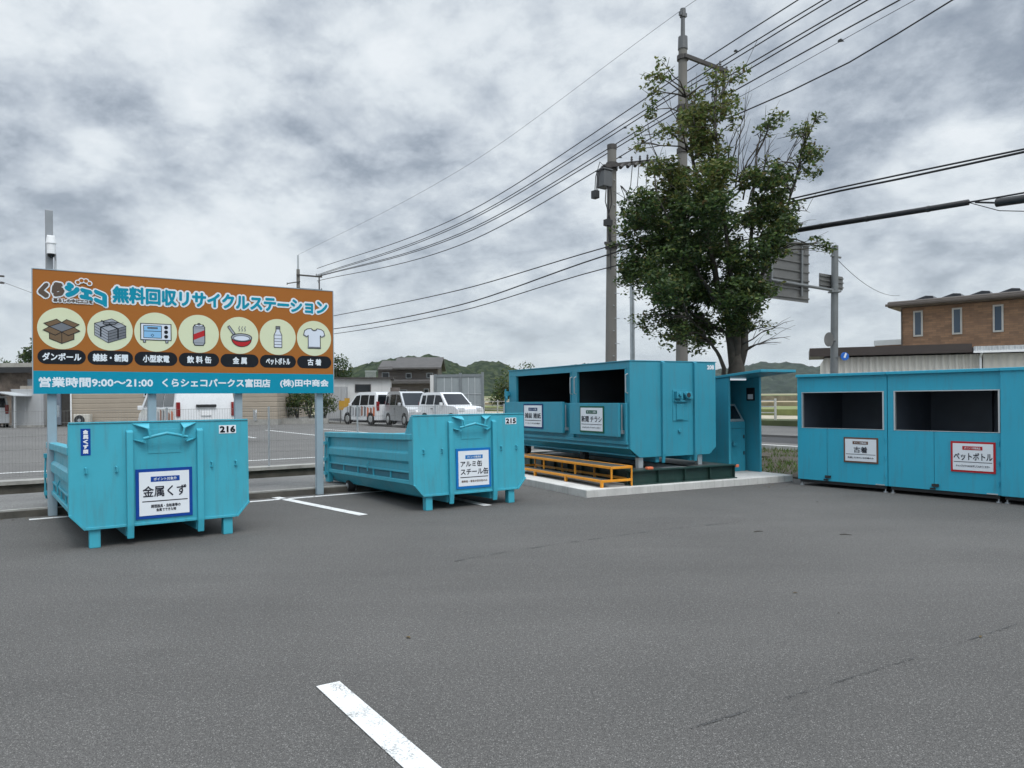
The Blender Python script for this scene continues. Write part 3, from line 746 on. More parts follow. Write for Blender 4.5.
st = MB().box(-0.84, -0.745, -0.004, -0.0005, 1.03, 1.325).build('sticker', m_blue, S216)
mb = MB()
for k, ch in enumerate('金属くず類'):
    z1 = 1.312 - k * 0.054
    put_text(mb, ch, -0.818, -0.767, z1 - 0.047, z1, 0, -0.0052, bold=0.004)
mb.build('lettering', m_signw, st, fix=False)
A215 = R(32.5)
c215 = (-0.61, 11.215)
S215 = skip((c215[0], c215[1], 0.0), A215, 3.9, '215', 'open teal skip numbered 215 with a notice for aluminium and steel cans', 2.95, 0.05)
notice(S215, -0.27, -0.002, 0.28, 0.60, 0.60, m_blue2, ('ポイント対象商品', (.26, .76, .17, .265)),
       [('アルミ缶', (.12, .74, .31, .46)), ('スチール缶', (.12, .92, .50, .66))],
       [('-', (.11, .91, .71, .73)), ('飲料缶・食缶の空き缶のみ', (.14, .88, .79, .85))], small_mat=m_brownp)

# ------------------------------------------------------------------ concrete pad, scale platform, box container, steps, kiosk
AP = R(27.0); P0 = (2.05, 12.94)
def PP(x, y, z=0.0):
    return (P0[0] + x * math.cos(AP) - y * math.sin(AP), P0[1] + x * math.sin(AP) + y * math.cos(AP), z)
struct(MB().box(-1.14, 3.52, -0.36, 5.6, -0.2, 0.125).build('concrete_pad', m_conc, loc=(P0[0], P0[1], 0), rz=AP, bevel=0.012), 'raised white concrete pad under the paper container', 'pavement')

t = thing('weighing_platform', 'dark green steel beam platform carrying the paper container', 'platform', PP(0, 0, 0.125), AP)
def hbeam(p, q, name):
    mb = MB(); p = Vector(p); q = Vector(q); d = (q - p).normalized()
    mb.beam(p + Vector((0, 0, 0.12)), q + Vector((0, 0, 0.12)), 0.02, 0.21)
    mb.beam(p + Vector((0, 0, 0.0085)), q + Vector((0, 0, 0.0085)), 0.15, 0.017)
    mb.beam(p + Vector((0, 0, 0.2435)), q + Vector((0, 0, 0.2435)), 0.15, 0.017)
    L = (q - p).length; k = max(2, int(L / 0.5))
    for i in range(k + 1):
        c = p + d * (0.05 + (L - 0.1) * i / k)
        mb.beam(c + Vector((0, 0, 0.02)), c + Vector((0, 0, 0.234)), 0.13 if abs(d.x) < 0.5 else 0.012, 0.012 if abs(d.x) < 0.5 else 0.13)
    mb.build(name, m_dkgreen, t)
hbeam((-0.20, -0.17, 0), (2.22, -0.17, 0), 'front_beam')
hbeam((-0.20, 4.75, 0), (2.22, 4.75, 0), 'rear_beam')
hbeam((0.0, -0.09, 0), (0.0, 4.67, 0), 'side_beam')
hbeam((2.10, -0.09, 0), (2.10, 4.67, 0), 'side_beam')
MB().box(0.085, 0.62, -0.09, 4.66, 0.236, 0.254).build('deck_plate', m_tread, t)
MB().box(1.35, 2.02, -0.09, 4.66, 0.236, 0.254).build('deck_plate', m_tread, t)
MB().box(0.64, 1.33, -0.09, 4.6, 0.20, 0.23).build('load_plate', pm('pale deck', (0.42, 0.43, 0.43), 0.6, var=0.15), t)
mk = MB().box(0.19, 0.31, -0.24, -0.16, 0.255, 0.300); mk.build('corner_marker', m_tip, t, bevel=0.01)
MB().box(2.19, 2.26, -0.255, -0.20, 0.20, 0.25).build('corner_marker', m_tip, t, bevel=0.01)

Z0 = 0.381
t = thing('paper_container', 'tall closed teal container numbered 208 with two dark openings for paper', 'container', PP(0, 0, Z0), AP)
z = lambda v: v - Z0
Lc, Wc, Zt, Zb = 4.66, 1.94, 2.26, 0.57
hx = [(0.0, z(0.72)), (0.20, z(Zb)), (Wc - 0.16, z(Zb)), (Wc, z(0.70)), (Wc, z(Zt)), (0.0, z(Zt))]
MB().prism(hx, 'y', 0.0, 0.045).build('end_plate', m_teal_b, t, bevel=0.006)
for x in (0.70, 1.43):
    MB().prism([(-0.055, z(Zt) - 0.01), (0.0, z(Zt) + 0.012), (0.0, z(0.46)), (-0.03, z(0.46)), (-0.055, z(0.62))], 'x', x - 0.03, x + 0.03).build('rib', m_teal_b, t, bevel=0.007)
h = MB()
h.box(0.93, 1.27, -0.012, -0.001, z(1.20), z(1.76)); h.box(0.96, 1.10, -0.09, -0.012, z(1.60), z(1.73)); h.box(0.95, 1.25, -0.05, -0.012, z(1.54), z(1.565))
h.cyl((1.03, -0.13, z(1.67)), (1.03, -0.09, z(1.67)), 0.035, n=12); h.cyl((1.22, -0.10, z(1.66)), (1.22, -0.012, z(1.66)), 0.06, n=14)
h.prism([(1.14, z(1.70)), (1.33, z(1.72)), (1.36, z(1.60)), (1.20, z(1.58))], 'y', -0.06, -0.013)
h.box(1.0, 1.16, -0.03, -0.0125, z(1.22), z(1.50))
h.cyl((1.08, -0.03, z(1.02)), (1.08, -0.001, z(1.02)), 0.035, n=10)
h.build('hook_fitting', m_teal_b, t, bevel=0.004)
MB().cyl((1.22, -0.104, z(1.66)), (1.22, -0.1005, z(1.66)), 0.045, n=12).build('hook_hole', m_inside_shade, t)
# side with openings, back, rear end, roof, floor
s_ = MB()
O = [(0.13, 1.70), (1.96, 4.27)]
s_.box(0.0, 0.04, 0.046, Lc, z(2.13), z(Zt))
s_.box(0.0, 0.04, 0.046, 0.13, z(1.53), z(2.129)); s_.box(0.0, 0.04, 1.70, 1.96, z(1.53), z(2.129)); s_.box(0.0, 0.04, 4.27, Lc, z(1.53), z(2.129))
s_.box(0.0, 0.04, 0.046, Lc, z(0.72), z(1.529))
s_.poly([(0.0, 0.046, z(0.719)), (0.0, Lc, z(0.719)), (0.14, Lc, z(0.60)), (0.14, 0.046, z(0.60))])
s_.build('side_wall', m_teal_b, t, bevel=0.004)
rl = MB().box(-0.045, -0.001, 0.05, Lc, z(0.80), z(0.86)); rl.box(-0.035, -0.001, 0.05, Lc, z(0.725), z(0.755))
for y in (0.06, 1.80, 4.55): rl.box(-0.045, -0.0015, y, y + 0.05, z(0.865), z(1.53))
split_build(rl, 'side_rail', m_teal_b, t, bevel=0.006)
MB().box(Wc - 0.04, Wc, 0.046, Lc, z(0.70), z(Zt)).build('back_wall', m_teal_b, t, bevel=0.004)
MB().box(0.041, Wc - 0.041, Lc - 0.05, Lc - 0.002, z(0.60), z(Zt)).build('rear_door', m_teal_b, t)
MB().box(-0.02, Wc + 0.02, -0.01, Lc + 0.02, z(Zt) + 0.001, z(Zt) + 0.016).build('roof', m_teal_b, t, bevel=0.004)
MB().box(0.10, Wc - 0.06, 0.05, Lc - 0.06, z(0.585), z(0.61)).build('floor_plate', m_teal_b, t)
ln = MB()  # dark lining sheets: shade of the deep interior put into their colour
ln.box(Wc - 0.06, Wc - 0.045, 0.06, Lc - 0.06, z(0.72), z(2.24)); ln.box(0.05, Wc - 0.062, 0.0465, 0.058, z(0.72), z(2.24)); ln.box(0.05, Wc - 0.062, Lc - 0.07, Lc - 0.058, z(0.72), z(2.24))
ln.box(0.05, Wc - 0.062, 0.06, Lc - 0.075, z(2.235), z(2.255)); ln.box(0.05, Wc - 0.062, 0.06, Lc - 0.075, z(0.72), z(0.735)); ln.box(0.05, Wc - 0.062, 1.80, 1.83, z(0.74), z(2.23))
ln.build('lining', m_inside_shade, t)
fr = MB()
for a, c in O:
    for y in (a - 0.025, c + 0.001): fr.box(-0.016, -0.001, y, y + 0.024, z(1.535), z(2.15))
    fr.box(-0.016, -0.001, a, c, z(2.131), z(2.15))
split_build(fr, 'opening_frame', m_teal_b, t)
for y0, y1, tz in ((0.185, 1.80, 1.53), (2.08, 4.57, 1.555)):
    f = MB().box(-0.125, -0.07, y0, y1, z(0.935), z(tz)).build('flap', m_teal_b, t, bevel=0.006)
    hg = MB()
    for y in (y0 + 0.05, y1 - 0.10): hg.box(-0.07, -0.046, y, y + 0.05, z(0.95), z(1.0))
    hg.box(-0.069, -0.002, y0 - 0.03, y0 + 0.0, z(0.99), z(1.05)); hg.tube([(-0.06, y0 - 0.02, z(1.05)), (-0.06, y0 - 0.02, z(1.50))], 0.008, 6)
    split_build(hg, 'hinge', m_steel, f)
gr = MB()
for y in (0.06, 1.75, 1.90): gr.tube([(-0.002, y, z(1.70)), (-0.05, y, z(1.72)), (-0.05, y, z(2.02)), (-0.002, y, z(2.04))], 0.012, 6)
split_build(gr, 'grab_handle', m_steel, t)
for x, y in ((0.26, 0.0), (1.60, 0.0)):
    MB().box(x - 0.05, x + 0.05, 0.05, 0.15, 0.0, z(Zb) - 0.002).build('leg', m_alu, t, bevel=0.006)
for x in (0.30, 1.62):
    for y in (1.95, 4.35):
        wh = MB().cyl((x - 0.05, y, 0.092), (x + 0.05, y, 0.092), 0.092, n=20).build('wheel', m_rubber, t, smooth='auto')
        MB().box(x - 0.07, x + 0.07, y - 0.05, y + 0.05, 0.13, z(Zb)).build('wheel_bracket', m_dark, t)
for x in (0.62, 1.40): MB().box(x - 0.04, x + 0.04, 0.05, Lc - 0.1, z(0.47), z(0.584)).build('skid_rail', m_teal_b, t)
gt = MB()
gt.box(-0.10, -0.002, Lc - 0.06, Lc - 0.01, z(1.70), z(1.78)); gt.box(-0.10, -0.002, Lc - 0.06, Lc - 0.01, z(1.20), z(1.28)); gt.tube([(-0.08, Lc + 0.02, z(1.85)), (-0.08, Lc + 0.02, z(0.75))], 0.02, 6)
gt.tube([(-0.08, Lc + 0.02, z(1.74)), (-0.12, Lc - 0.14, z(1.60)), (-0.12, Lc - 0.14, z(1.80))], 0.014, 6); gt.box(-0.10, -0.002, Lc + 0.001, Lc + 0.04, z(1.68), z(1.80)); gt.box(-0.10, -0.002, Lc + 0.001, Lc + 0.04, z(0.9), z(1.0))
split_build(gt, 'door_gear', m_teal_b, t)
mb = MB(); put_text(mb, '208', 1.735, 1.905, z(2.13), z(2.215), 0, -0.003, bold=0.006); mb.build('lettering', m_signw, t, fix=False)
hd = (.28, .74, .16, .29)
notice(t, -0.126, 3.70, z(1.0), 0.845, 0.515, m_navy, ('ポイント対象', hd), [('雑誌 雑紙', (.09, .92, .37, .60))], [('-', (.08, .92, .67, .695)), ('本・コミック・チラシなども可能です', (.12, .88, .77, .83))], rz=R(-90))
notice(t, -0.126, 1.416, z(0.985), 0.80, 0.49, m_green, ('ポイント対象', hd), [('新聞 チラシ', (.08, .93, .37, .61))], [('-', (.07, .93, .68, .70)), ('ひもでしばって入れてください', (.12, .88, .78, .84))], rz=R(-90))

t = thing('step_stand', 'orange framed two tier step with dark treads beside the paper container', 'steps', PP(-0.78, -0.25, 0.125), AP)
MB().box(0.03, 0.24, 0.03, 3.40, 0.10, 0.12).build('tread', m_tread, t)
MB().box(0.23, 0.62, 0.03, 3.40, 0.315, 0.335).build('tread', m_tread, t)
f = MB()
for za, x0, x1 in ((0.085, 0.0, 0.64), (0.30, 0.20, 0.64)):
    f.box(x0, x0 + 0.03, 0, 3.43, za, za + 0.042); f.box(x1 - 0.03, x1, 0, 3.43, za, za + 0.042)
    f.box(x0 + 0.031, x1 - 0.031, 0, 0.03, za, za + 0.042); f.box(x0 + 0.031, x1 - 0.031, 3.40, 3.43, za, za + 0.042)
f.build('frame', m_yellow, t, bevel=0.004)
for y in (0.002, 1.15, 2.30, 3.40):
    for x, zt in ((0.203, 0.299), (0.612, 0.299)):
        MB().box(x, x + 0.026, y, y + 0.026, 0.128 if x < 0.4 else 0.0, zt).build('leg', m_yellow, t)
    MB().box(0.003, 0.05, y, y + 0.045, 0.0, 0.084).build('leg', m_yellow, t, bevel=0.004)
    if y > 0.1: MB().box(0.617, 0.635, y - 0.03, y - 0.004, 0.0, 0.084).build('leg', m_yellow, t)

t = thing('reception_kiosk', 'teal kiosk booth with an overhanging sloped roof and a touch screen machine', 'kiosk', PP(2.60, 0.37, 0.125), AP)
kw, kd = 0.86, 1.15
zr = lambda y: 1.985 - 0.125 + 0.073 * (0.38 - y)       # roof underside, slopes down to the back
def wallp(x0, x1): return MB().prism([(0, 0), (kd, 0), (kd, zr(kd) - .002), (0, zr(0) - .002)], 'x', x0, x1)
wallp(0, 0.05).build('left_wall', m_teal_b, t, bevel=0.004)
wallp(kw - 0.05, kw).build('right_wall', m_teal_b, t, bevel=0.004)
MB().box(0.051, kw - 0.051, kd - 0.05, kd - 0.002, 0, zr(kd) - .004).build('back_wall', m_teal_b, t)
MB().box(kw + 0.003, kw + 0.03, 0.25, 0.95, 0.02, 1.70).build('side_panel', m_teal_c, t, bevel=0.004)
MB().prism([(-0.86, zr(-0.86)), (-0.86, zr(-0.86) + 0.05), (kd + 0.05, zr(kd + 0.05) + 0.05), (kd + 0.05, zr(kd + 0.05))], 'x', -0.02, kw + 0.02).build('roof', m_teal_b, t, bevel=0.005)
MB().box(0.10, 0.62, 0.16, 0.21, zr(0.2) - 0.045, zr(0.2) - 0.012).build('strip_lamp', m_lamp, t)
nb = MB().box(kw - 0.062, kw - 0.051, 0.12, 0.34, 1.42, 1.68).build('notice', m_black, t)
MB().box(kw - 0.0645, kw - 0.063, 0.16, 0.30, 1.45, 1.55).build('notice_paper', m_signw, nb)
mc = MB().prism([(0.34, 0.0), (0.34, 0.985), (0.62, 1.36), (0.70, 1.36), (0.95, 1.0), (0.95, 0.0)], 'x', 0.08, 0.765).build('machine', m_teal_b, t, bevel=0.01)
sl = Vector((0, 0.28, 0.375)).normalized(); nn = Vector((0, -sl.z, sl.y))
def onslope(x, d, o): p = Vector((x, 0.34, 0.985)) + sl * d + nn * o; return (p.x, p.y, p.z)
def slopebox(x0, x1, d0, d1_, o0, o1):
    b = MB(); vs = [onslope(x, d, o) for o in (o0, o1) for d in (d0, d1_) for x in (x0, x1)]
    b.add(vs, [(0, 2, 3, 1), (4, 5, 7, 6), (0, 1, 5, 4), (2, 6, 7, 3), (0, 4, 6, 2), (1, 3, 7, 5)]); return b
bz = slopebox(0.11, 0.735, 0.02, 0.455, 0.001, 0.012).build('bezel', m_alu, mc)
slopebox(0.16, 0.685, 0.075, 0.40, 0.0125, 0.016).build('screen', m_screen, bz)
MB().box(0.40, 0.50, 0.30, 0.339, 0.52, 0.60).build('handle', m_teal_b, mc, bevel=0.008)
for zz in (0.33, 0.66): MB().box(0.70, 0.73, 0.33, 0.339, zz, zz + 0.07).build('hinge', m_dark, mc)
MB().box(0.10, 0.745, 0.3355, 0.339, 0.86, 0.864).build('panel_seam', m_dark, mc)

# ------------------------------------------------------------------ the clothing / bottle lockers
RR = (5.226, 13.66); AR = math.atan2(-0.787, 0.617)
def locker(x0, w, label, oa, ob, seam, sign, proud=0.0):
    c, s = math.cos(AR), math.sin(AR)
    t = thing('collection_locker', label, 'locker', (RR[0] + x0 * c + proud * s, RR[1] + x0 * s - proud * c, 0.0), AR, 'teal collection lockers standing side by side')
    zb, zt, D = 0.115, 1.965, 1.55
    g = 0.006
    b = MB()
    if oa is not None:
        a, e = oa - x0, ob - x0; z0, z1 = 1.045, 1.695
        b.box(g, a, 0, 0.04, z0, z1); b.box(e, w - g, 0, 0.04, z0, z1); b.box(g, w - g, 0, 0.04, z1 + .0005, zt)
    b.box(g, g + 0.03, 0.0405, D, zb, zt); b.box(w - g - 0.03, w - g, 0.0405, D, zb, zt)
    b.box(g + 0.031, w - g - 0.031, D - 0.03, D, zb, zt); b.box(g + 0.031, w - g - 0.031, 0.0405, D - 0.031, zb, zb + 0.03)
    b.build('body', m_teal_c, t, bevel=0.003)
    MB().box(-0.0 + 0.003, w - 0.003, -0.055, D + 0.03, zt + 0.001, zt + 0.05).build('roof', m_teal_c, t, bevel=0.006)
    MB().box(g + 0.03, w - g - 0.03, 0.03, D - 0.05, 0.06, zb - 0.002).build('base_frame', m_dark, t)
    if oa is not None:
        sm = seam - x0
        MB().box(g, sm - 0.003, 0, 0.035, zb, z0 - .0005).build('front_panel', m_teal_c, t, bevel=0.003)
        dr = MB().box(sm + 0.003, w - g, 0, 0.035, zb, z0 - .0005).build('door', m_teal_c, t, bevel=0.003)
        lk = MB().box(sm - 0.03, sm + 0.07, -0.03, -0.001, zb + 0.055, zb + 0.10); lk.box(sm - 0.06, sm + 0.02, -0.02, -0.001, zb + 0.01, zb + 0.035)
        lk.build('latch', m_dark, dr)
        MB().box(w - 0.20, w - 0.05, -0.012, -0.001, zb + 0.006, zb + 0.022).build('door_edge', m_alu, dr)
        hg = MB()
        for zz in (0.25, 0.55, 0.85): hg.cyl((w - 0.035, -0.006, zz), (w - 0.035, -0.006, zz + 0.07), 0.009, n=8)
        split_build(hg, 'hinge', m_teal_c, dr)
        fr = MB(); fr.box(a - 0.004, a + 0.020, -0.012, 0.03, z0 + .001, z1); fr.box(e - 0.020, e + 0.004, -0.012, 0.03, z0 + .001, z1); fr.box(a + 0.021, e - 0.021, -0.010, 0.03, z1 - 0.014, z1); fr.box(a + 0.021, e - 0.021, -0.004, 0.03, z0 + 0.001, z0 + 0.010)
        split_build(fr, 'opening_frame', m_alu, t)
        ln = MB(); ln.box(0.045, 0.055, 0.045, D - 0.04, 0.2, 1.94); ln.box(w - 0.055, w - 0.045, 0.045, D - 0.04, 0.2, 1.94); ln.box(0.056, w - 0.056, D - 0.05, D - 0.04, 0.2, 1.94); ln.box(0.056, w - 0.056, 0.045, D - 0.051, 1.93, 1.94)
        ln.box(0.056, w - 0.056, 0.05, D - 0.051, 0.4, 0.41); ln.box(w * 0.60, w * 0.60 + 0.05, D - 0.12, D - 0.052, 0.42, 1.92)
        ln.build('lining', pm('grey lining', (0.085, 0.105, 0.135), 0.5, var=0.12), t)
        notice(dr, sign[0] - x0, -0.001, sign[2], sign[1] - sign[0], sign[3] - sign[2], sign[4], ('ポイント対象商品', (.27, .72, .15, .27)), [(sign[5], sign[6])], [('-', (.07, .93, .655, .675)), (sign[7], (.12, .88, .76, .83))])
    else:
        MB().box(g, w - g, -0.03, 0.035, zb, zt).build('door', m_teal_c, t, bevel=0.004)
    for x in (0.06, w - 0.06):
        for y in (0.05, D - 0.1):
            wh = MB().cyl((x, y, 0.0), (x, y, 0.018), 0.035, n=12); wh.cyl((x, y, 0.018), (x, y, 0.06), 0.012, n=8); wh.build('foot', m_steel, t)
    return t
locker(0.0, 1.632, 'teal open fronted locker with the brown framed notice for used clothes', 0.10, 1.575, 0.571, (0.884, 1.478, 0.473, 0.906, m_brownp, '古着', (.30, .70, .36, .60), '洗濯したきれいな衣類のみ'))
locker(1.632, 1.671, 'teal open fronted locker with the red framed notice for plastic bottles', 1.744, 3.283, 2.357, (2.607, 3.225, 0.432, 0.902, m_redp, 'ペットボトル', (.07, .94, .36, .61), 'キャップとラベルをはずして入れてください'))
locker(3.303, 1.75, 'teal locker with a plain closed front, cut off by the right edge', None, None, None, None, 0.02)

# ------------------------------------------------------------------ the big board
t = thing('sign_board', 'wide orange and teal board with seven round recycling pictures on grey posts', 'sign', (-6.71, 10.447, 0.0), AK)
BW = 4.36
MB().box(0, BW, 0.0, 0.035, 1.745, 3.50).build('panel', m_orange, t)
MB().box(0.0, BW, -0.003, -0.0005, 1.745, 2.07).build('lower_band', m_bteal, t)
ed = MB()
for a in ((-0.012, 0, 1.735, 3.51), (BW, BW + 0.012, 1.735, 3.51)): ed.box(a[0], a[1], -0.006, 0.04, a[2], a[3])
ed.box(0.0, BW, -0.006, 0.04, 3.501, 3.512)
split_build(ed, 'edge_trim', m_post, t)
bk = MB()
for zz in (1.90, 2.60, 3.35): bk.box(0.02, BW - 0.02, 0.036, 0.066, zz, zz + 0.05)
split_build(bk, 'back_rail', m_post, t)
for x in (0.222, 1.524, 2.797, 4.141):
    MB().box(x - 0.058, x + 0.058, 0.068, 0.168, 0.0, 3.45).build('post', m_post, t, bevel=0.008)
hd = MB()
put_text(hd, '無料回収リサイクルステーション', 0.965, 4.29, 3.065, 3.365, 0, -0.002, bold=0.040, ring=14)
put_text(hd, '無料回収リサイクルステーション', 0.990, 4.265, 3.09, 3.34, 1, -0.007, bold=0.0115, ring=8)
hd.build('lettering', [m_signw, m_bteal], t, fix=False)
bd = MB()
put_text(bd, '営業時間9:00〜21:00', 0.064, 1.527, 1.838, 1.983, 0, -0.004, bold=0.0050)
put_text(bd, 'くらシェコパークス富田店', 1.653, 3.284, 1.843, 1.98, 0, -0.004, bold=0.0050)
put_text(bd, '(株)田中商会', 3.442, 4.272, 1.838, 1.98, 0, -0.004, bold=0.0050)
bd.build('lettering', m_signw, t, fix=False)
# curved shop emblem with a paw
lg = MB()
def arch(X, Z):
    u = (X - 0.46) / 0.42
    return X, Z - 0.085 * u * u - 0.02 * u
for m_, bo, yy, rg in ((0, 0.042, -0.002, 14), (1, 0.024, -0.006, 10)):
    g = 0.042 - bo
    put_text(lg, 'くら', 0.045 + g, 0.405 - g, 3.110 + g, 3.365 - g, m_, yy, bold=bo, ring=rg, fn=arch)
    put_text(lg, 'シェコ', 0.365 + g, 0.940 - g, 3.110 + g, 3.365 - g, m_ if m_ == 0 else 2, yy - 0.003, bold=bo, ring=rg, fn=arch)
put_text(lg, '暮らしの中にエコを', 0.225, 0.755, 3.035, 3.120, 0, -0.010, bold=0.020, ring=10)
put_text(lg, '暮らしの中にエコを', 0.245, 0.735, 3.052, 3.105, 1, -0.013, bold=0.003)
def disc(mb, cx, cz, r, y, m, n=20, sx=1.0): mb.add([(cx + r * sx * math.cos(2 * math.pi * k / n), y, cz + r * math.sin(2 * math.pi * k / n)) for k in range(n)], [tuple(range(n))], m)
for i, (dx, dz, r) in enumerate(((-0.075, 0.0, 0.024), (-0.028, 0.028, 0.026), (0.028, 0.026, 0.026), (0.072, -0.006, 0.024))):
    disc(lg, 0.625 + dx, 3.352 + dz, r + 0.015, -0.0125 - i * 2e-4, 0); disc(lg, 0.625 + dx, 3.352 + dz, r, -0.0145, 3)
lg.build('emblem', [m_signw, pm('emblem brown', (0.085, 0.055, 0.038), 0.5), m_bteal, m_orange], t, fix=False)
# pictograms
PMATS = [m_cream, m_black, pm('print grey', (0.30, 0.32, 0.36), 0.5, var=0.03), pm('print pale', (0.62, 0.66, 0.74), 0.5, var=0.03), pm('print brown', (0.14, 0.085, 0.042), 0.5, var=0.03),
         m_redp, pm('print sky', (0.22, 0.45, 0.70), 0.5, var=0.03), pm('print dark grey', (0.14, 0.15, 0.17), 0.5, var=0.03)]
class Pic:
    def __init__(s, cx, cz): s.mb = MB(); s.cx = cx; s.cz = cz; s.k = 0
    def pts(s, P, y): return [(s.cx + x, y, s.cz + z_) for x, z_ in P]
    def fill(s, P, m): s.k += 1; s.mb.add(s.pts(P, -0.005 - s.k * 2e-4), [tuple(range(len(P)))], m)
    def stroke(s, P, w=0.009, m=1, closed=True):
        s.k += 1; y = -0.005 - s.k * 2e-4; n = len(P)
        for i in range(n if closed else n - 1):
            a = Vector(P[i]); b = Vector(P[(i + 1) % n]); d = b - a
            if d.length < 1e-6: continue
            d.normalize(); o = Vector((-d.y, d.x)) * w / 2; a2 = a - d * w / 2; b2 = b + d * w / 2
            s.mb.add(s.pts([a2 - o, b2 - o, b2 + o, a2 + o], y - (i % 7) * 3e-5), [(0, 1, 2, 3)], m)
    def both(s, P, m, w=0.009): s.fill(P, m); s.stroke(P, w)
    def circ(s, x, z_, r, m, sx=1.0, n=24): s.fill([(x + r * sx * math.cos(2 * math.pi * k / n), z_ + r * math.sin(2 * math.pi * k / n)) for k in range(n)], m)
def ell(x, z_, rx, rz, a0=0, a1=360, n=20): return [(x + rx * math.cos(R(a0 + (a1 - a0) * k / n)), z_ + rz * math.sin(R(a0 + (a1 - a0) * k / n))) for k in range(n + 1)]
def pic_box(p):
    p.both([(-.15, .02), (0, -.05), (0, -.215), (-.15, -.15)], 4); p.both([(0, -.05), (.15, .02), (.15, -.15), (0, -.215)], 4)
    p.both([(-.15, .02), (0, .085), (.15, .02), (0, -.05)], 7)
    p.both([(-.15, .02), (-.215, .065), (-.06, .13), (0, .085)], 4); p.both([(.15, .02), (.215, .065), (.06, .13), (0, .085)], 4)
    p.both([(-.15, .02), (-.225, -.03), (-.08, -.10), (0, -.05)], 4); p.both([(.15, .02), (.225, -.03), (.08, -.10), (0, -.05)], 4)
def pic_paper(p):
    for k in range(4):
        zz = -.13 + k * .042
        p.both([(-.205, zz + .055), (-.03, zz - .055), (-.03, zz - .012), (-.205, zz + .098)], 2, .006); p.both([(-.03, zz - .055), (.205, zz + .03), (.205, zz + .073), (-.03, zz - .012)], 7, .006)
    p.both([(-.205, .094), (-.03, -.018), (.205, .07), (.02, .17)], 2)
    for a in (-.12, -.06, .0): p.stroke([(a, .04), (a + .17, .12)], .005, 7, False)
    p.stroke([(-.11, .135), (.10, .025), (.10, -.11)], .018, 1, False); p.stroke([(-.125, .04), (.10, .12)], .018, 1, False); p.stroke([(-.125, .04), (-.125, -.09)], .018, 1, False)
    p.both(ell(-.05, .10, .045, .02), 7); p.both(ell(.03, .105, .045, .02), 7)
def pic_oven(p):
    for x in (-.16, .15): p.both([(x - .02, -.12), (x + .02, -.12), (x + .015, -.16), (x - .015, -.16)], 2)
    p.both([(-.21, -.12), (.21, -.12), (.21, .125), (-.21, .125)], 3, .012)
    p.both([(-.17, -.09), (.075, -.09), (.075, .095), (-.17, .095)], 6); p.both([(-.115, .05), (.02, .05), (.02, .07), (-.115, .07)], 7, .006)
    p.stroke([(-.17, .012), (.075, .012)], .008, 1, False); p.stroke([(-.05, -.03), (-.03, -.05), (-.05, -.07), (-.07, -.05)], .006)
    for zz in (.075, .005, -.065): p.circ(.14, zz, .028, 1)
def pic_can(p):
    p.both([(-.085, .10), (-.062, .14), (.062, .14), (.085, .10), (.085, -.14), (.06, -.18), (-.06, -.18), (-.085, -.14)], 2, .012)
    p.fill([(-.08, -.10), (.08, -.03), (.08, .06), (-.08, -.01)], 5); p.both(ell(0, .128, .062, .016), 3); p.both(ell(0, .15, .02, .014), 7)
    p.stroke([(-.08, .09), (.08, .09)], .006, 7, False); p.stroke([(-.07, -.14), (.07, -.14)], .006, 7, False)
def pic_pan(p):
    p.both([(-.185, .13), (-.155, .15), (-.07, .03), (-.10, .005)], 2, .010)
    p.both(ell(.03, -.05, .155, .13, 180, 360), 5, .010); p.both(ell(.03, -.035, .16, .065), 2, .012); p.both(ell(.03, -.045, .125, .042), 3, .008)
    for x in (-.01, .035, .08): p.stroke([(x, .07), (x + .012, .09), (x - .004, .115), (x + .01, .145)], .010, 7, False)
def pic_bottle(p):
    p.both([(-.06, -.175), (.06, -.175), (.064, -.16), (.064, .03), (.032, .10), (.032, .13), (-.032, .13), (-.032, .10), (-.064, .03), (-.064, -.16)], 3, .011)
    p.both([(-.034, .13), (.034, .13), (.034, .175), (-.034, .175)], 7, .008)
    for zz in (.03, -.03, -.075, -.125): p.stroke([(-.06, zz), (.06, zz)], .011, 7, False)
def pic_shirt(p):
    P = [(-.105, -.17), (.105, -.17), (.105, .045), (.135, .02), (.185, .05), (.165, .125), (.12, .155), (.05, .165), (.03, .145), (0, .135), (-.03, .145), (-.05, .165), (-.12, .155), (-.165, .125), (-.185, .05), (-.135, .02), (-.105, .045)]
    p.both(P, 3, .013); p.stroke(ell(0, .165, .05, .04, 180, 360), .010, 7, False); p.stroke([(-.105, -.155), (.105, -.155)], .022, 7, False); p.stroke([(.135, .025), (.18, .055)], .02, 7, False); p.stroke([(-.135, .025), (-.18, .055)], .02, 7, False)
NAMES = ['ダンボール', '雑誌・新聞', '小型家電', '飲料缶', '金属', 'ペットボトル', '古着']
NW = [0.37, 0.33, 0.37, 0.33, 0.22, 0.40, 0.24]
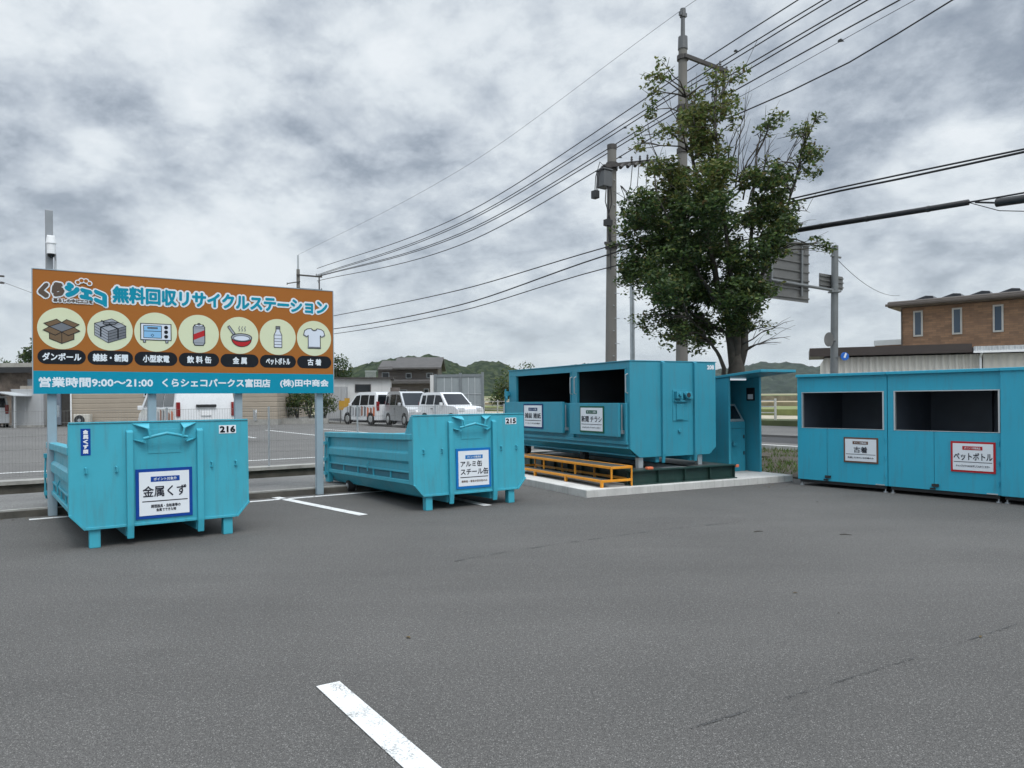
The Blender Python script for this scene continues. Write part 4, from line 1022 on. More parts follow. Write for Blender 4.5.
for k, (fn, lab) in enumerate(((pic_box, 'round picture of an open cardboard box'), (pic_paper, 'round picture of tied newspapers'), (pic_oven, 'round picture of a toaster oven'), (pic_can, 'round picture of a drink can'), (pic_pan, 'round picture of a frying pan'), (pic_bottle, 'round picture of a plastic bottle'), (pic_shirt, 'round picture of a T-shirt'))):
    cx = 0.347 + k * 0.6135; cz = 2.678
    p = Pic(cx, cz)
    p.mb.add([(cx + 0.297 * math.cos(2 * math.pi * j / 48), -0.0015, cz + 0.297 * math.sin(2 * math.pi * j / 48)) for j in range(48)], [tuple(range(48))], 0)
    fn(p)
    o = p.mb.build('pictogram', PMATS, t, fix=False); o['label'] = lab
    pill = MB(); z0, z1 = 2.168, 2.377; rr = (z1 - z0) / 2
    P = [(cx - 0.297 + rr + rr * math.cos(R(a)), (z0 + z1) / 2 + rr * math.sin(R(a))) for a in range(90, 271, 15)] + [(cx + 0.297 - rr + rr * math.cos(R(a)), (z0 + z1) / 2 + rr * math.sin(R(a))) for a in range(-90, 91, 15)]
    pill.add([(x, -0.0022, zz) for x, zz in P], [tuple(range(len(P)))])
    cp = pill.build('caption_plate', m_black, t, fix=False)
    mb = MB()
    body = NAMES[k] if len(NAMES[k]) != 2 else NAMES[k][0] + ' ' + NAMES[k][1]
    if k == 3: body = '飲 料 缶'
    wv = [0.48, 0.46, 0.37, 0.36, 0.22, 0.40, 0.24][k]
    put_text(mb, body, cx - wv / 2, cx + wv / 2, 2.216, 2.330, 0, -0.0040, bold=0.0042)
    mb.build('lettering', m_signw, cp, fix=False)

# camera pole just behind the first post
t = thing('camera_pole', 'grey pole with a white dome camera standing up behind the orange board', 'pole', (-6.70, 10.82, 0), AK)
MB().box(-0.048, 0.048, 0.0, 0.09, 0.0, 4.42).build('pole', pm('pole grey', (0.26, 0.28, 0.30), 0.5, metal=0.3, var=0.08), t, bevel=0.006)
c = MB(); c.cyl((0.02, -0.07, 3.92), (0.02, -0.07, 4.02), 0.068, 0.055, 16); c.cyl((0.02, -0.07, 3.77), (0.02, -0.07, 3.918), 0.058, n=16); c.box(-0.03, 0.07, -0.02, -0.001, 3.82, 4.05)
cc = c.build('camera_housing', m_white, t, smooth='auto')
MB().sphere((0.02, -0.07, 3.765), 0.052, nu=16, nv=10).build('dome', m_glass, cc, smooth=True)
MB().tube([(0.07, -0.02, 3.80), (0.075, 0.02, 3.7), (0.065, 0.03, 3.0), (0.062, 0.03, 1.0), (0.062, 0.03, 0.2)], 0.014, 6).build('conduit', m_alu, t)

# ------------------------------------------------------------------ mesh fence at the lot boundary
t = thing('mesh_fence', 'low see through steel mesh fence on the edge of the far car park', 'fence', KP(-24, 3.5, 0.235), AK)
PW = 2.0
for k in range(17):
    x0 = k * PW
    if k < 16:
        mb = MB()
        for i in range(1, 40):
            x = x0 + i * 0.05
            mb.box(x - 0.0015, x + 0.0015, -0.0015, 0.0015, 0.05, 1.24)
        for zz in (0.06, 0.30, 0.54, 0.78, 1.02, 1.235):
            mb.box(x0 + 0.02, x0 + PW - 0.02, 0.0025, 0.008, zz - 0.0025, zz + 0.0025)
        mb.build('mesh_panel', pm('fence wire', (0.22, 0.22, 0.21), 0.5, metal=0.3), t, fix=False)
    MB().cyl((x0, 0.02, 0.0), (x0, 0.02, 1.27), 0.022, n=8).build('post', m_steel, t)

# ------------------------------------------------------------------ vehicles
def car(name, label, loc, heading, L, Wd, H, paint, prof, belt, wins, wheels, wr=0.27, stripes=False, rear_lights=None, front_lights=None, group=None, plate=False):
    """local +X is forward, +Y left. prof: side outline (x,z) from rear bottom round over the roof to front bottom"""
    t = thing(name, label, 'van' if 'van' in name else 'car', loc, heading, group)
    t.scale = (1.08, 1.08, 1.10) if 'van' not in name else (1, 1, 1)
    hw = Wd / 2
    def w_at(zz): return hw if zz <= belt else hw - (zz - belt) / (H - belt) * hw * 0.17
    def strip(P):
        mb = MB(); n = len(P)
        vs = [(x, -w_at(zz), zz) for x, zz in P] + [(x, w_at(zz), zz) for x, zz in P]
        mb.add(vs, [tuple(range(n - 1, -1, -1)), tuple(range(n, 2 * n))] + [(i, (i + 1) % n, n + (i + 1) % n, n + i) for i in range(n)])
        return mb
    low = prof['low']; top = prof['top']
    strip(low).build('body', paint, t, smooth='auto', bevel=0.085)
    strip(top).build('cabin', paint, t, smooth='auto', bevel=0.085)
    for kind, P in wins:
        mb = MB()
        if kind == 'side':
            for s in (-1, 1): mb.poly([(x, s * (w_at(zz) + 0.012), zz) for x, zz in P])
        else:
            (xa, za), (xb, zb_) = P
            dx, dz = xb - xa, zb_ - za; ln_ = math.hypot(dx, dz); nx, nz = (dz / ln_, -dx / ln_)
            if (kind == 'front') != (nx > 0): nx, nz = -nx, -nz
            o = 0.014
            mb.poly([(xa + nx * o, -w_at(za) + 0.09, za + nz * o), (xa + nx * o, w_at(za) - 0.09, za + nz * o), (xb + nx * o, w_at(zb_) - 0.10, zb_ + nz * o), (xb + nx * o, -w_at(zb_) + 0.10, zb_ + nz * o)])
        split_build(mb, {'side': 'side_window', 'front': 'windscreen', 'rear': 'rear_window'}[kind], m_glass, t, fix=False)
    for x in wheels:
        for s in (-1, 1):
            y = s * (hw - 0.075)
            MB().cyl((x, s * (hw - 0.02), wr + 0.02), (x, s * (hw + 0.006), wr + 0.02), wr + 0.065, n=24).build('wheel_arch', m_dark, t, smooth='auto')
            wh = MB().cyl((x, y - 0.09, wr), (x, y + 0.09, wr), wr, n=24).build('wheel', m_rubber, t, smooth='auto')
            MB().cyl((x, y + s * 0.0905, wr), (x, y + s * 0.102, wr), wr * 0.66, wr * 0.6, n=16).build('rim', m_alu, wh)
    xf = max(p[0] for p in low); xr = min(p[0] for p in low)
    for s in (-1, 1):
        mr = MB().box(prof['mir'][0] - 0.05, prof['mir'][0] + 0.06, min(s * (hw + 0.02), s * (hw + 0.18)), max(s * (hw + 0.02), s * (hw + 0.18)), prof['mir'][1], prof['mir'][1] + 0.16).build('mirror', paint, t, bevel=0.02)
        if front_lights:
            x, z0, z1, w_ = front_lights
            MB().box(x - 0.10, x + 0.02, min(s * (hw - 0.06), s * (hw - w_)), max(s * (hw - 0.06), s * (hw - w_)), z0, z1).build('headlight', m_head, t, bevel=0.02)
        if rear_lights:
            x, z0, z1, w_ = rear_lights
            MB().box(x - 0.025, x + 0.05, min(s * (hw - 0.03), s * (hw - w_)), max(s * (hw - 0.03), s * (hw - w_)), z0, z1).build('tail_light', m_tail, t, bevel=0.012)
        MB().box(prof['mir'][0] - 1.0, prof['mir'][0] - 0.85, min(s * (hw + 0.001), s * (hw + 0.02)), max(s * (hw + 0.001), s * (hw + 0.02)), belt - 0.16, belt - 0.13).build('handle', m_dark if not stripes else paint, t)
        MB().box(prof['seam'] - 0.006, prof['seam'] + 0.006, min(s * (hw - 0.01), s * (hw + 0.003)), max(s * (hw - 0.01), s * (hw + 0.003)), 0.32, belt).build('door_seam', m_dark, t)
    b = MB().box(xf - 0.02, xf + 0.012, -hw * 0.55, hw * 0.55, 0.28, 0.46).build('front_grille', m_dark, t, bevel=0.01)
    MB().box(xf + 0.013, xf + 0.02, -0.165, 0.165, 0.42, 0.56).build('number_plate', m_white, t)
    MB().box(xr - 0.02, xr - 0.004, -0.165, 0.165, prof.get('rp', 0.62), prof.get('rp', 0.62) + 0.16).build('number_plate', m_white, t)
    if stripes:
        mats = [pm('decal orange', (0.62, 0.15, 0.05), 0.4), pm('decal grey', (0.16, 0.17, 0.18), 0.4), pm('decal brown', (0.30, 0.13, 0.08), 0.4), pm('decal pale grey', (0.33, 0.34, 0.36), 0.4)]
        for s in (-1, 1):
            mb = MB(); n = 10; span = prof['dec']
            for i in range(n):
                x = span[0] + (span[1] - span[0]) * i / n; w_ = (span[1] - span[0]) / n * 0.62
                z0, z1 = span[2] + 0.03 * math.sin(i * 2.1), span[3] - 0.05 * math.sin(i * 1.3)
                mb.prism([(x, z0 + .05), (x + w_, z0), (x + w_ * .8, z1), (x - w_ * 0.1, z1 - .06)], 'y', min(s * (hw + 0.002), s * (hw + 0.006)), max(s * (hw + 0.002), s * (hw + 0.006)), (0, 2, 0, 1, 2, 3, 1, 3, 1, 3)[i])
            mb.build('decal', mats, t)
    return t
# mini van outline (3.4 m) : low body and cabin
kei = dict(low=[(-1.70, 0.24), (-1.70, 0.70), (-1.66, 1.02), (0.95, 1.02), (1.50, 0.90), (1.66, 0.74), (1.70, 0.55), (1.70, 0.24)],
           top=[(-1.655, 1.0), (-1.60, 1.55), (-1.48, 1.74), (-1.1, 1.79), (0.05, 1.78), (0.30, 1.72), (1.10, 1.0)], mir=(0.72, 1.02), seam=-0.15, dec=(-1.55, 1.35, 0.42, 0.98))
kei_w = [('side', [(-1.50, 1.08), (-0.95, 1.08), (-0.95, 1.60), (-1.42, 1.60)]), ('side', [(-0.88, 1.06), (-0.12, 1.06), (-0.12, 1.62), (-0.88, 1.62)]), ('side', [(-0.04, 1.05), (0.86, 1.05), (0.34, 1.58), (-0.04, 1.62)]),
         ('front', [(1.05, 1.05), (0.36, 1.68)]), ('rear', [(-1.645, 1.10), (-1.595, 1.62)])]
HD = math.atan2(D2[1], D2[0])
car('parked_car', 'white hatchback with orange and grey lettering bars along its side', (-8.85, 46.6, 0.2), HD + R(12), 3.5, 1.62, 1.79, m_carw, kei, 1.0, kei_w, (-1.15, 1.15), 0.29, True, (-1.70, 0.75, 1.25, 0.20), (1.68, 0.66, 0.84, 0.42), 'small vehicles parked in the far car park')
car('parked_car', 'silver mini van parked between the lettered white hatchback and the white wagon', (-5.98, 43.6, 0.2), HD + math.pi + R(-3), 3.5, 1.62, 1.79, m_cars, kei, 1.0, kei_w, (-1.15, 1.15), 0.29, False, (-1.70, 0.75, 1.25, 0.20), (1.68, 0.66, 0.86, 0.42), 'small vehicles parked in the far car park')
wag = dict(low=[(-1.70, 0.24), (-1.70, 0.72), (-1.66, 1.04), (0.62, 1.04), (1.45, 0.96), (1.66, 0.84), (1.70, 0.55), (1.70, 0.24)],
           top=[(-1.655, 1.02), (-1.60, 1.50), (-1.50, 1.66), (-1.1, 1.70), (-0.05, 1.69), (0.12, 1.63), (0.78, 1.02)], mir=(0.42, 1.02), seam=-0.40)
wag_w = [('side', [(-1.48, 1.10), (-1.10, 1.10), (-1.10, 1.55), (-1.42, 1.55)]), ('side', [(-1.02, 1.08), (-0.38, 1.08), (-0.38, 1.56), (-1.02, 1.56)]), ('side', [(-0.30, 1.07), (0.56, 1.07), (0.12, 1.54), (-0.30, 1.56)]),
         ('front', [(0.74, 1.06), (0.16, 1.60)]), ('rear', [(-1.645, 1.12), (-1.60, 1.54)])]
car('parked_car', 'white wagon parked nearest the grey panel screen', (-3.42, 41.4, 0.2), HD + math.pi + R(8), 3.5, 1.64, 1.70, m_carw, wag, 1.02, wag_w, (-1.15, 1.12), 0.29, False, (-1.70, 0.75, 1.2, 0.20), (1.68, 0.74, 0.92, 0.42), 'small vehicles parked in the far car park')
hi = dict(low=[(-2.35, 0.30), (-2.37, 0.62), (-2.34, 1.22), (1.55, 1.22), (2.15, 1.02), (2.35, 0.80), (2.38, 0.50), (2.36, 0.30)],
          top=[(-2.335, 1.20), (-2.27, 1.95), (-2.12, 2.26), (-1.6, 2.30), (0.7, 2.29), (1.05, 2.16), (1.95, 1.18)], mir=(1.6, 1.15), seam=0.35, dec=(-2.1, 1.2, 0.62, 1.15), rp=0.98)
hi_w = [('side', [(-2.10, 1.28), (-1.0, 1.28), (-1.0, 1.88), (-2.02, 1.88)]), ('side', [(-0.9, 1.27), (0.25, 1.27), (0.25, 1.89), (-0.9, 1.89)]), ('side', [(0.42, 1.26), (1.55, 1.26), (1.05, 1.86), (0.42, 1.88)]),
        ('front', [(1.88, 1.24), (1.18, 2.0)]), ('rear', [(-2.285, 1.76), (-2.22, 2.12)])]
van = car('delivery_van', 'white van seen from behind below the orange board, red tail lights', (-11.52, 26.2, 0.2), HD + R(6), 4.75, 1.92, 2.30, m_carw, hi, 1.2, hi_w, (-1.45, 1.5), 0.34, True, (-2.375, 0.96, 1.42, 0.15), (2.3, 0.8, 1.0, 0.4))
h = MB().box(-2.42, -2.345, -0.32, 0.32, 1.255, 1.345).build('tailgate_handle', m_dark, van, bevel=0.02)
h = MB().box(-2.40, -2.33, -0.93, 0.93, 0.50, 0.74).build('rear_bumper', m_carw, van, bevel=0.03)
MB().box(-2.352, -2.341, -0.72, 0.72, 0.79, 0.80).build('door_seam', m_dark, van)
car('parked_car', 'pale grey car half hidden between the van and the hedge', (-17.05, 47.5, 0.2), HD + math.pi + R(30), 3.5, 1.64, 1.79, m_cars, kei, 1.0, kei_w, (-1.15, 1.15), 0.29, False, (-1.70, 0.75, 1.25, 0.20), (1.68, 0.66, 0.86, 0.42), 'small vehicles parked in the far car park')
car('parked_car', 'white car under the carport at the left edge', (-32.6, 46.2, 0.2), HD + R(10), 3.5, 1.64, 1.79, m_carw, kei, 1.0, kei_w, (-1.15, 1.15), 0.29, False, (-1.70, 0.75, 1.25, 0.20), (1.68, 0.66, 0.86, 0.42), 'small vehicles parked in the far car park')

# ------------------------------------------------------------------ buildings on the left and middle
def clad(name, col, pitch, axis='h', var=0.12, depth=0.25, rough=0.75):
    """board / sheet cladding: real-tone joints as a pattern of the sheet"""
    m, t, b = new_mat(name)
    co = N(t, 'ShaderNodeTexCoord').outputs['Object']
    sp = N(t, 'ShaderNodeSeparateXYZ'); t.links.new(co, sp.inputs[0])
    src = sp.outputs[2] if axis == 'h' else MATH(t, 'ADD', sp.outputs[0], sp.outputs[1])
    fr = MATH(t, 'FRACT', MATH(t, 'MULTIPLY', src, 1.0 / pitch))
    n1 = RAMP(t, NOISE(t, co, 1.2, 6, 0.65), [(0.3, 1 - var), (0.7, 1 + var)])
    c = MIX(t, 1.0, col, n1, 'MULTIPLY')
    t.links.new(c, b.inputs['Base Color']); b.inputs['Roughness'].default_value = rough
    hgt = RAMP(t, fr, [(0.0, 0.0), (0.12, 1.0), (0.88, 1.0), (1.0, 0.0)])
    bn = N(t, 'ShaderNodeBump'); bn.inputs['Strength'].default_value = depth * 3; bn.inputs['Distance'].default_value = 0.03
    t.links.new(hgt, bn.inputs['Height']); t.links.new(bn.outputs[0], b.inputs['Normal'])
    return m
def corrugate(mb, p, q, z0, z1, pitch, amp, m=0):
    """real corrugated sheet between ground points p and q"""
    p = Vector(p); q = Vector(q); d = q - p; L = d.length; d /= L; nrm = Vector((d.y, -d.x))
    n = int(L / pitch) * 4
    vs = []; fs = []
    for i in range(n + 1):
        s = L * i / n; o = amp if (i % 4) in (1, 2) else 0.0
        c = p + d * s + nrm * o
        vs += [(c.x, c.y, z0), (c.x, c.y, z1)]
    for i in range(n): fs.append((2 * i, 2 * i + 2, 2 * i + 3, 2 * i + 1))
    mb.add(vs, fs, m)
m_wood = clad('weathered boards', (0.125, 0.098, 0.078), 0.34, 'v', 0.65)
m_siding = clad('beige siding', (0.34, 0.29, 0.23), 0.30, 'h', 0.06)
m_greyw = clad('grey wall panel', (0.36, 0.37, 0.38), 0.9, 'v', 0.05)
m_wallw = clad('white wall', (0.58, 0.58, 0.57), 0.9, 'v', 0.07)
m_tile = clad('grey roof tile', (0.072, 0.068, 0.066), 0.28, 'h', 0.18)
m_dkhouse = clad('dark brown siding', (0.105, 0.092, 0.084), 0.35, 'h', 0.15)
m_rust = pm('weathered metal roof', (0.20, 0.19, 0.175), 0.7, var=0.3, scale=2)

t = thing('wooden_shed', 'dark weathered wooden shed with a flat metal roof at the left edge', 'shed', (-41, 50.5, 0.1))
MB().box(0, 19.5, 0, 7, 0, 4.0).build('wall', m_wood, t)
MB().box(-0.4, 19.9, -0.5, 7.4, 4.0, 4.28).build('roof', pm('pale roof edge', (0.30, 0.29, 0.26), 0.7, var=0.25, scale=2), t)
MB().box(-0.4, 19.9, -0.52, -0.505, 3.62, 4.0).build('fascia', m_dark, t)
for x in (8.2, 10.6, 13.2): MB().box(x, x + 1.2, -0.05, -0.005, 2.1, 3.2).build('window', pm('dusty pane', (0.17, 0.20, 0.22), 0.4, var=0.25), t)

t = thing('panel_wall', 'plain grey panel wall standing left of the first board post', 'wall', (-30.5, 45.4, 0.1))
MB().box(0, 1.95, 0, 0.25, 0.1, 2.35).build('wall', m_greyw, t)
MB().box(-0.05, 2.0, -0.03, 0.28, 0.0, 0.22).build('footing', m_conc2, t)
MB().box(-0.03, 1.98, -0.02, 0.27, 2.352, 2.42).build('coping', m_greyw, t)
MB().box(0.35, 1.95, 0.27, 2.4, 0.1, 2.62).build('store_room', clad('tan store', (0.30, 0.27, 0.23), 0.5, 'v'), t)

t = thing('carport', 'light aluminium carport with a thin curved roof at the left edge', 'carport', (-32.25, 44.0, 0.2))
P = [(-0.2 + 3.2 * k / 8.0, 1.85 + 0.28 * math.sin(math.pi * min(1, k / 8.0) * 0.9 + 0.25)) for k in range(9)]
MB().prism(P + [(x, z_ + 0.05) for x, z_ in reversed(P)], 'y', -0.2, 4.6).build('roof', m_alu, t)
for x in (0.1, 2.75):
    for y in (0.1, 4.3): MB().box(x, x + 0.09, y, y + 0.09, 0, 1.93).build('post', m_alu, t)

t = thing('siding_house', 'beige sided single storey house behind the white van', 'house', (-27.0, 45.6, 0.1), R(2))
MB().box(0, 12.5, 0, 8, 0.0, 4.3).build('wall', m_siding, t)
MB().box(-0.03, 12.53, -0.03, 8, 0.0, 0.45).build('foundation', m_conc2, t)
MB().prism([(-0.6, 4.3), (4.0, 5.6), (8.6, 4.3), (8.6, 4.42), (4.0, 5.75), (-0.6, 4.45)], 'x', -0.5, 13.0).build('roof', m_tile, t)
for x in (4.4, 8.0): 
    w_ = MB().box(x, x + 1.6, -0.06, -0.002, 1.9, 3.0).build('window', m_alu, t)
    MB().box(x + 0.08, x + 1.52, -0.068, -0.062, 1.98, 2.92).build('pane', m_glass, w_)
MB().tube([(0.05, -0.08, 0.1), (0.05, -0.08, 4.3)], 0.05, 8).build('downpipe', m_white, t)
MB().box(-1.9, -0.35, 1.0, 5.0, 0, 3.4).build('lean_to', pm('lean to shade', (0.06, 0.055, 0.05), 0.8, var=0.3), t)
MB().box(-1.75, -1.1, 0.86, 0.99, 0.2, 2.2).build('door', pm('bluish door', (0.20, 0.24, 0.30), 0.5), t)
t = thing('outdoor_unit', 'beige air conditioner unit against the beige house wall', 'air conditioner', (-26.5, 45.0, 0.15), R(2))
MB().box(0, 0.95, 0, 0.36, 0.08, 0.82).build('casing', pm('unit beige', (0.52, 0.50, 0.45), 0.5), t, bevel=0.02)
MB().cyl((0.36, -0.002, 0.45), (0.36, -0.03, 0.45), 0.31, n=24).build('fan_grille', m_dark, t)
MB().cyl((0.36, -0.031, 0.45), (0.36, -0.04, 0.45), 0.10, n=16).build('fan_hub', m_steel, t)
for x in (0.1, 0.75): MB().box(x, x + 0.1, 0.02, 0.34, 0, 0.079).build('foot', m_dark, t)
t = thing('water_heater', 'small pale blue box on a stand beside the house wall', 'box', (-27.9, 44.9, 0.15))
MB().box(-0.1, 0.45, 0, 0.3, 0.65, 1.35).build('casing', pm('pale blue box', (0.42, 0.50, 0.56), 0.5), t, bevel=0.02)
MB().box(0.1, 0.25, 0.1, 0.2, 0, 0.649).build('stand', m_steel, t)

t = thing('dark_roofed_house', 'house with a dark gable roof peeping out left of the orange board', 'house', (-38.5, 60, 0.1))
MB().box(0, 12, 0, 7, 0, 5.4).build('wall', pm('pale grey render', (0.26, 0.27, 0.27), 0.8), t)
MB().prism([(-0.7, 5.15), (6, 8.0), (12.7, 5.15), (12.7, 5.4), (6, 8.35), (-0.7, 5.4)], 'y', -0.8, 7.8).build('roof', pm('black roof', (0.02, 0.02, 0.022), 0.6), t)

t = thing('white_outbuilding', 'low white outbuilding with a dark flat roof and one small window', 'building', (-14.5, 56.5, 0.35), R(8))
MB().box(0, 5.2, 0, 5.5, 0, 2.95).build('wall', m_wallw, t)
MB().box(-0.25, 5.45, -0.3, 5.7, 2.951, 3.08).build('roof', m_darkpole, t)
w_ = MB().box(2.55, 3.75, -0.05, -0.002, 1.95, 2.55).build('window', m_darkpole, t); MB().box(2.62, 3.68, -0.058, -0.052, 2.0, 2.5).build('pane', m_glass, w_)
MB().box(-0.02, 2.0, -1.6, -0.02, 0.0, 2.35).build('shed_annex', m_greyw, t)
MB().box(4.6, 5.9, 0.6, 5.0, 0.0, 2.3).build('side_annex', pm('brown annex', (0.14, 0.12, 0.11), 0.8, var=0.2), t)

t = thing('yellow_sign', 'small faded yellow sign on two thin legs in the far car park', 'sign', (-11.0, 48.8, 0.2), R(10))
MB().box(-0.33, 0.02, -0.03, 0.0, 0.85, 1.45).build('panel', m_ochre, t); MB().box(0.025, 0.36, -0.05, -0.02, 1.0, 1.62).build('panel', m_ochre, t)
for x in (-0.25, 0.25): MB().cyl((x, 0.03, 0), (x, 0.03, 1.5), 0.025, n=8).build('leg', m_darkpole, t)

t = thing('two_storey_house', 'dark two storey house with a stepped grey tiled roof in front of the hills', 'house', (-18.3, 93, 0.6), R(1))
MB().box(1.2, 9.1, 0, 8, 0, 3.3).build('lower_wall', m_dkhouse, t)
MB().box(1.5, 9.0, 0.6, 7.6, 3.3, 5.3).build('upper_wall', m_dkhouse, t)
MB().prism([(-0.9, 3.15), (0.6, 3.55), (0.6, 3.80), (-0.9, 3.45)], 'x', 0.6, 9.5).build('eave_roof', m_tile, t)
def gable(x0, x1, y0, y1, z0, z1, name):
    MB().prism([(y0, z0), ((y0 + y1) / 2, z1), (y1, z0), (y1, z0 + 0.2), ((y0 + y1) / 2, z1 + 0.22), (y0, z0 + 0.2)], 'x', x0, x1).build(name, m_tile, t)
gable(3.45, 9.5, -0.4, 8.2, 4.95, 6.45, 'main_roof'); gable(1.55, 3.44, 0.0, 7.8, 4.85, 6.05, 'side_roof')
MB().prism([(0.6, 5.3), (4.0, 6.35), (7.6, 5.3)], 'x', 3.6, 9.0).build('gable_wall', m_dkhouse, t)
MB().box(2.2, 2.9, 0.58, 0.595, 3.75, 4.6).build('wall_joint', m_dark, t)
bal = MB()
for k in range(16): bal.box(0.2 + k * 0.085, 0.23 + k * 0.085, -1.0, -0.97, 3.7, 4.7)
bal.box(0.15, 1.6, -1.02, -0.95, 4.7, 4.77); bal.box(0.15, 1.6, -1.02, -0.95, 3.65, 3.72)
bal.build('balcony_rail', m_alu, t)
for x0, x1, z0, z1, yy in ((2.0, 2.9, 3.85, 4.6, 0.6), (5.0, 5.7, 3.85, 4.5, 0.6), (7.6, 8.4, 3.85, 4.5, 0.6), (1.6, 2.8, 0.2, 2.3, 0.0), (7.3, 7.9, 1.5, 2.5, 0.0), (4.0, 5.2, 0.1, 2.4, 0.0)):
    w_ = MB().box(x0, x1, yy - 0.05, yy - 0.002, z0, z1).build('window', m_steel, t); MB().box(x0 + 0.06, x1 - 0.06, yy - 0.058, yy - 0.052, z0 + 0.06, z1 - 0.06).build('pane', m_glass, w_)

t = thing('panel_screen', 'tall grey steel framed screen of translucent panels behind the white wagon', 'screen', (-6.3, 60.5, 0.3), R(-4))
fm = pm('screen frame', (0.17, 0.19, 0.20), 0.5, var=0.08)
for x in (0.0, 2.05, 3.85): MB().box(x, x + 0.2, -0.1, 0.1, 0, 3.45 + 0.03 * x).build('post', fm, t)
MB().box(-0.32, -0.04, -0.12, 0.16, 0, 3.38).build('end_post', m_wallw, t)
MB().box(0.2, 3.85, -0.06, 0.06, 3.20, 3.42).build('top_beam', fm, t)
pnl = pm('translucent sheet', (0.26, 0.29, 0.30), 0.4, var=0.06)
for x0, x1 in ((0.21, 2.04), (2.26, 3.84)):
    MB().box(x0, x1, -0.01, 0.01, 0.05, 3.19).build('panel', pnl, t)
    g = MB()
    for k in (1, 2): g.box(x0 + (x1 - x0) * k / 3 - 0.02, x0 + (x1 - x0) * k / 3 + 0.02, -0.03, -0.011, 0.05, 3.19)
    for zz in (1.8, 0.9): g.box(x0, x1, -0.05, -0.031, zz, zz + 0.04)
    g.build('glazing_bar', m_alu, t)

# white rail fence beyond the road
m_rail = pm('weathered white rail', (0.50, 0.50, 0.47), 0.7, var=0.15)
def rail_fence(pts, label):
    t = thing('rail_fence', label, 'fence', (pts[0][0], pts[0][1], 0))
    o = Vector((pts[0][0], pts[0][1], 0))
    for a, c in zip(pts[:-1], pts[1:]):
        a = Vector(a) - o; c = Vector(c) - o; L = (c - a).length; n = max(1, int(L / 2.2))
        for k in range(n + 1):
            p = a.lerp(c, k / n); MB().box(p.x - 0.05, p.x + 0.05, p.y - 0.05, p.y + 0.05, p.z - 0.2, p.z + 1.2).build('post', m_rail, t)
        for zz in (0.40, 0.74, 1.08):
            MB().beam(a + Vector((0, -0.06, zz)), c + Vector((0, -0.06, zz)), 0.03, 0.06).build('rail', m_rail, t)
rail_fence([KP(30.4, 33, 0.40), KP(30.4, 60, 0.45)], 'white three rail fence in the gap beside the panel screen')
rail_fence([KP(31.0, 14, 0.36), KP(31.0, 30, 0.36)], 'white three rail fence seen between the kiosk and the lockers')
for k, (p, q, w_, hh, c, lab) in enumerate([(118, -4, 14, 4.5, (0.45, 0.43, 0.40), 'small pale house far beyond the fields'), (125, 12, 9, 3.8, (0.36, 0.30, 0.26), 'small brownish house far beyond the fields'), (110, -14, 6, 3.2, (0.52, 0.50, 0.46), 'small white shed far beyond the fields')]):
    t = thing('farm_house', lab, 'house', KP(p, q, 1.9), AK + R(20 * k))
    MB().box(0, w_, 0, 7, 0, hh).build('wall', pm('farm wall %d' % k, c, 0.8), t)
    MB().prism([(-0.6, hh - .1), (3.5, hh + 2.2), (7.6, hh - .1)], 'x', -0.5, w_ + 0.5).build('roof', m_tile, t)

# ------------------------------------------------------------------ buildings on the right
t = thing('metal_warehouse', 'low beige corrugated metal building with a dark brown fascia', 'building', (15.25, 36.3, 0.06), R(-21))
m_corr = pm('cream metal sheet', (0.60, 0.575, 0.525), 0.5, var=0.05, scale=1.0, dirt=0.03)
wl = MB(); corrugate(wl, (0, 0), (6.6, 0), 0, 3.45, 0.27, 0.07)
wl.box(0.0, 0.05, 0.01, 8, 0, 3.45); wl.build('wall', m_corr, t, fix=False)
MB().box(0.06, 6.55, 0.15, 8, 0.0, 3.40).build('core', pm('wall core', (0.3, 0.28, 0.25), 0.8), t)
MB().box(-0.68, 6.15, -0.40, 3.0, 3.52, 3.92).build('fascia', pm('dark brown fascia', (0.045, 0.034, 0.030), 0.5, var=0.1), t)
w2 = MB(); corrugate(w2, (6.62, -0.15), (14.5, -0.15), 0, 3.45, 0.30, 0.02); w2.build('side_wall', m_corr, t, fix=False)
MB().box(6.62, 14.5, 0.0, 8, 0.0, 3.44).build('side_core', MATS['wall core'], t)
rf = MB(); corrugate(rf, (6.2, -0.50), (14.8, -0.50), 3.58, 3.78, 0.22, 0.06); rf.box(6.2, 14.8, -0.42, 8.2, 3.62, 3.76); rf.build('roof', m_alu, t, fix=False)
MB().box(6.17, 14.8, -0.60, -0.51, 3.48, 3.575).build('gutter', m_white, t)
MB().tube([(6.5, -0.55, 3.48), (6.5, -0.24, 3.3), (6.5, -0.24, 0.1)], 0.05, 8).build('downpipe', m_white, t)

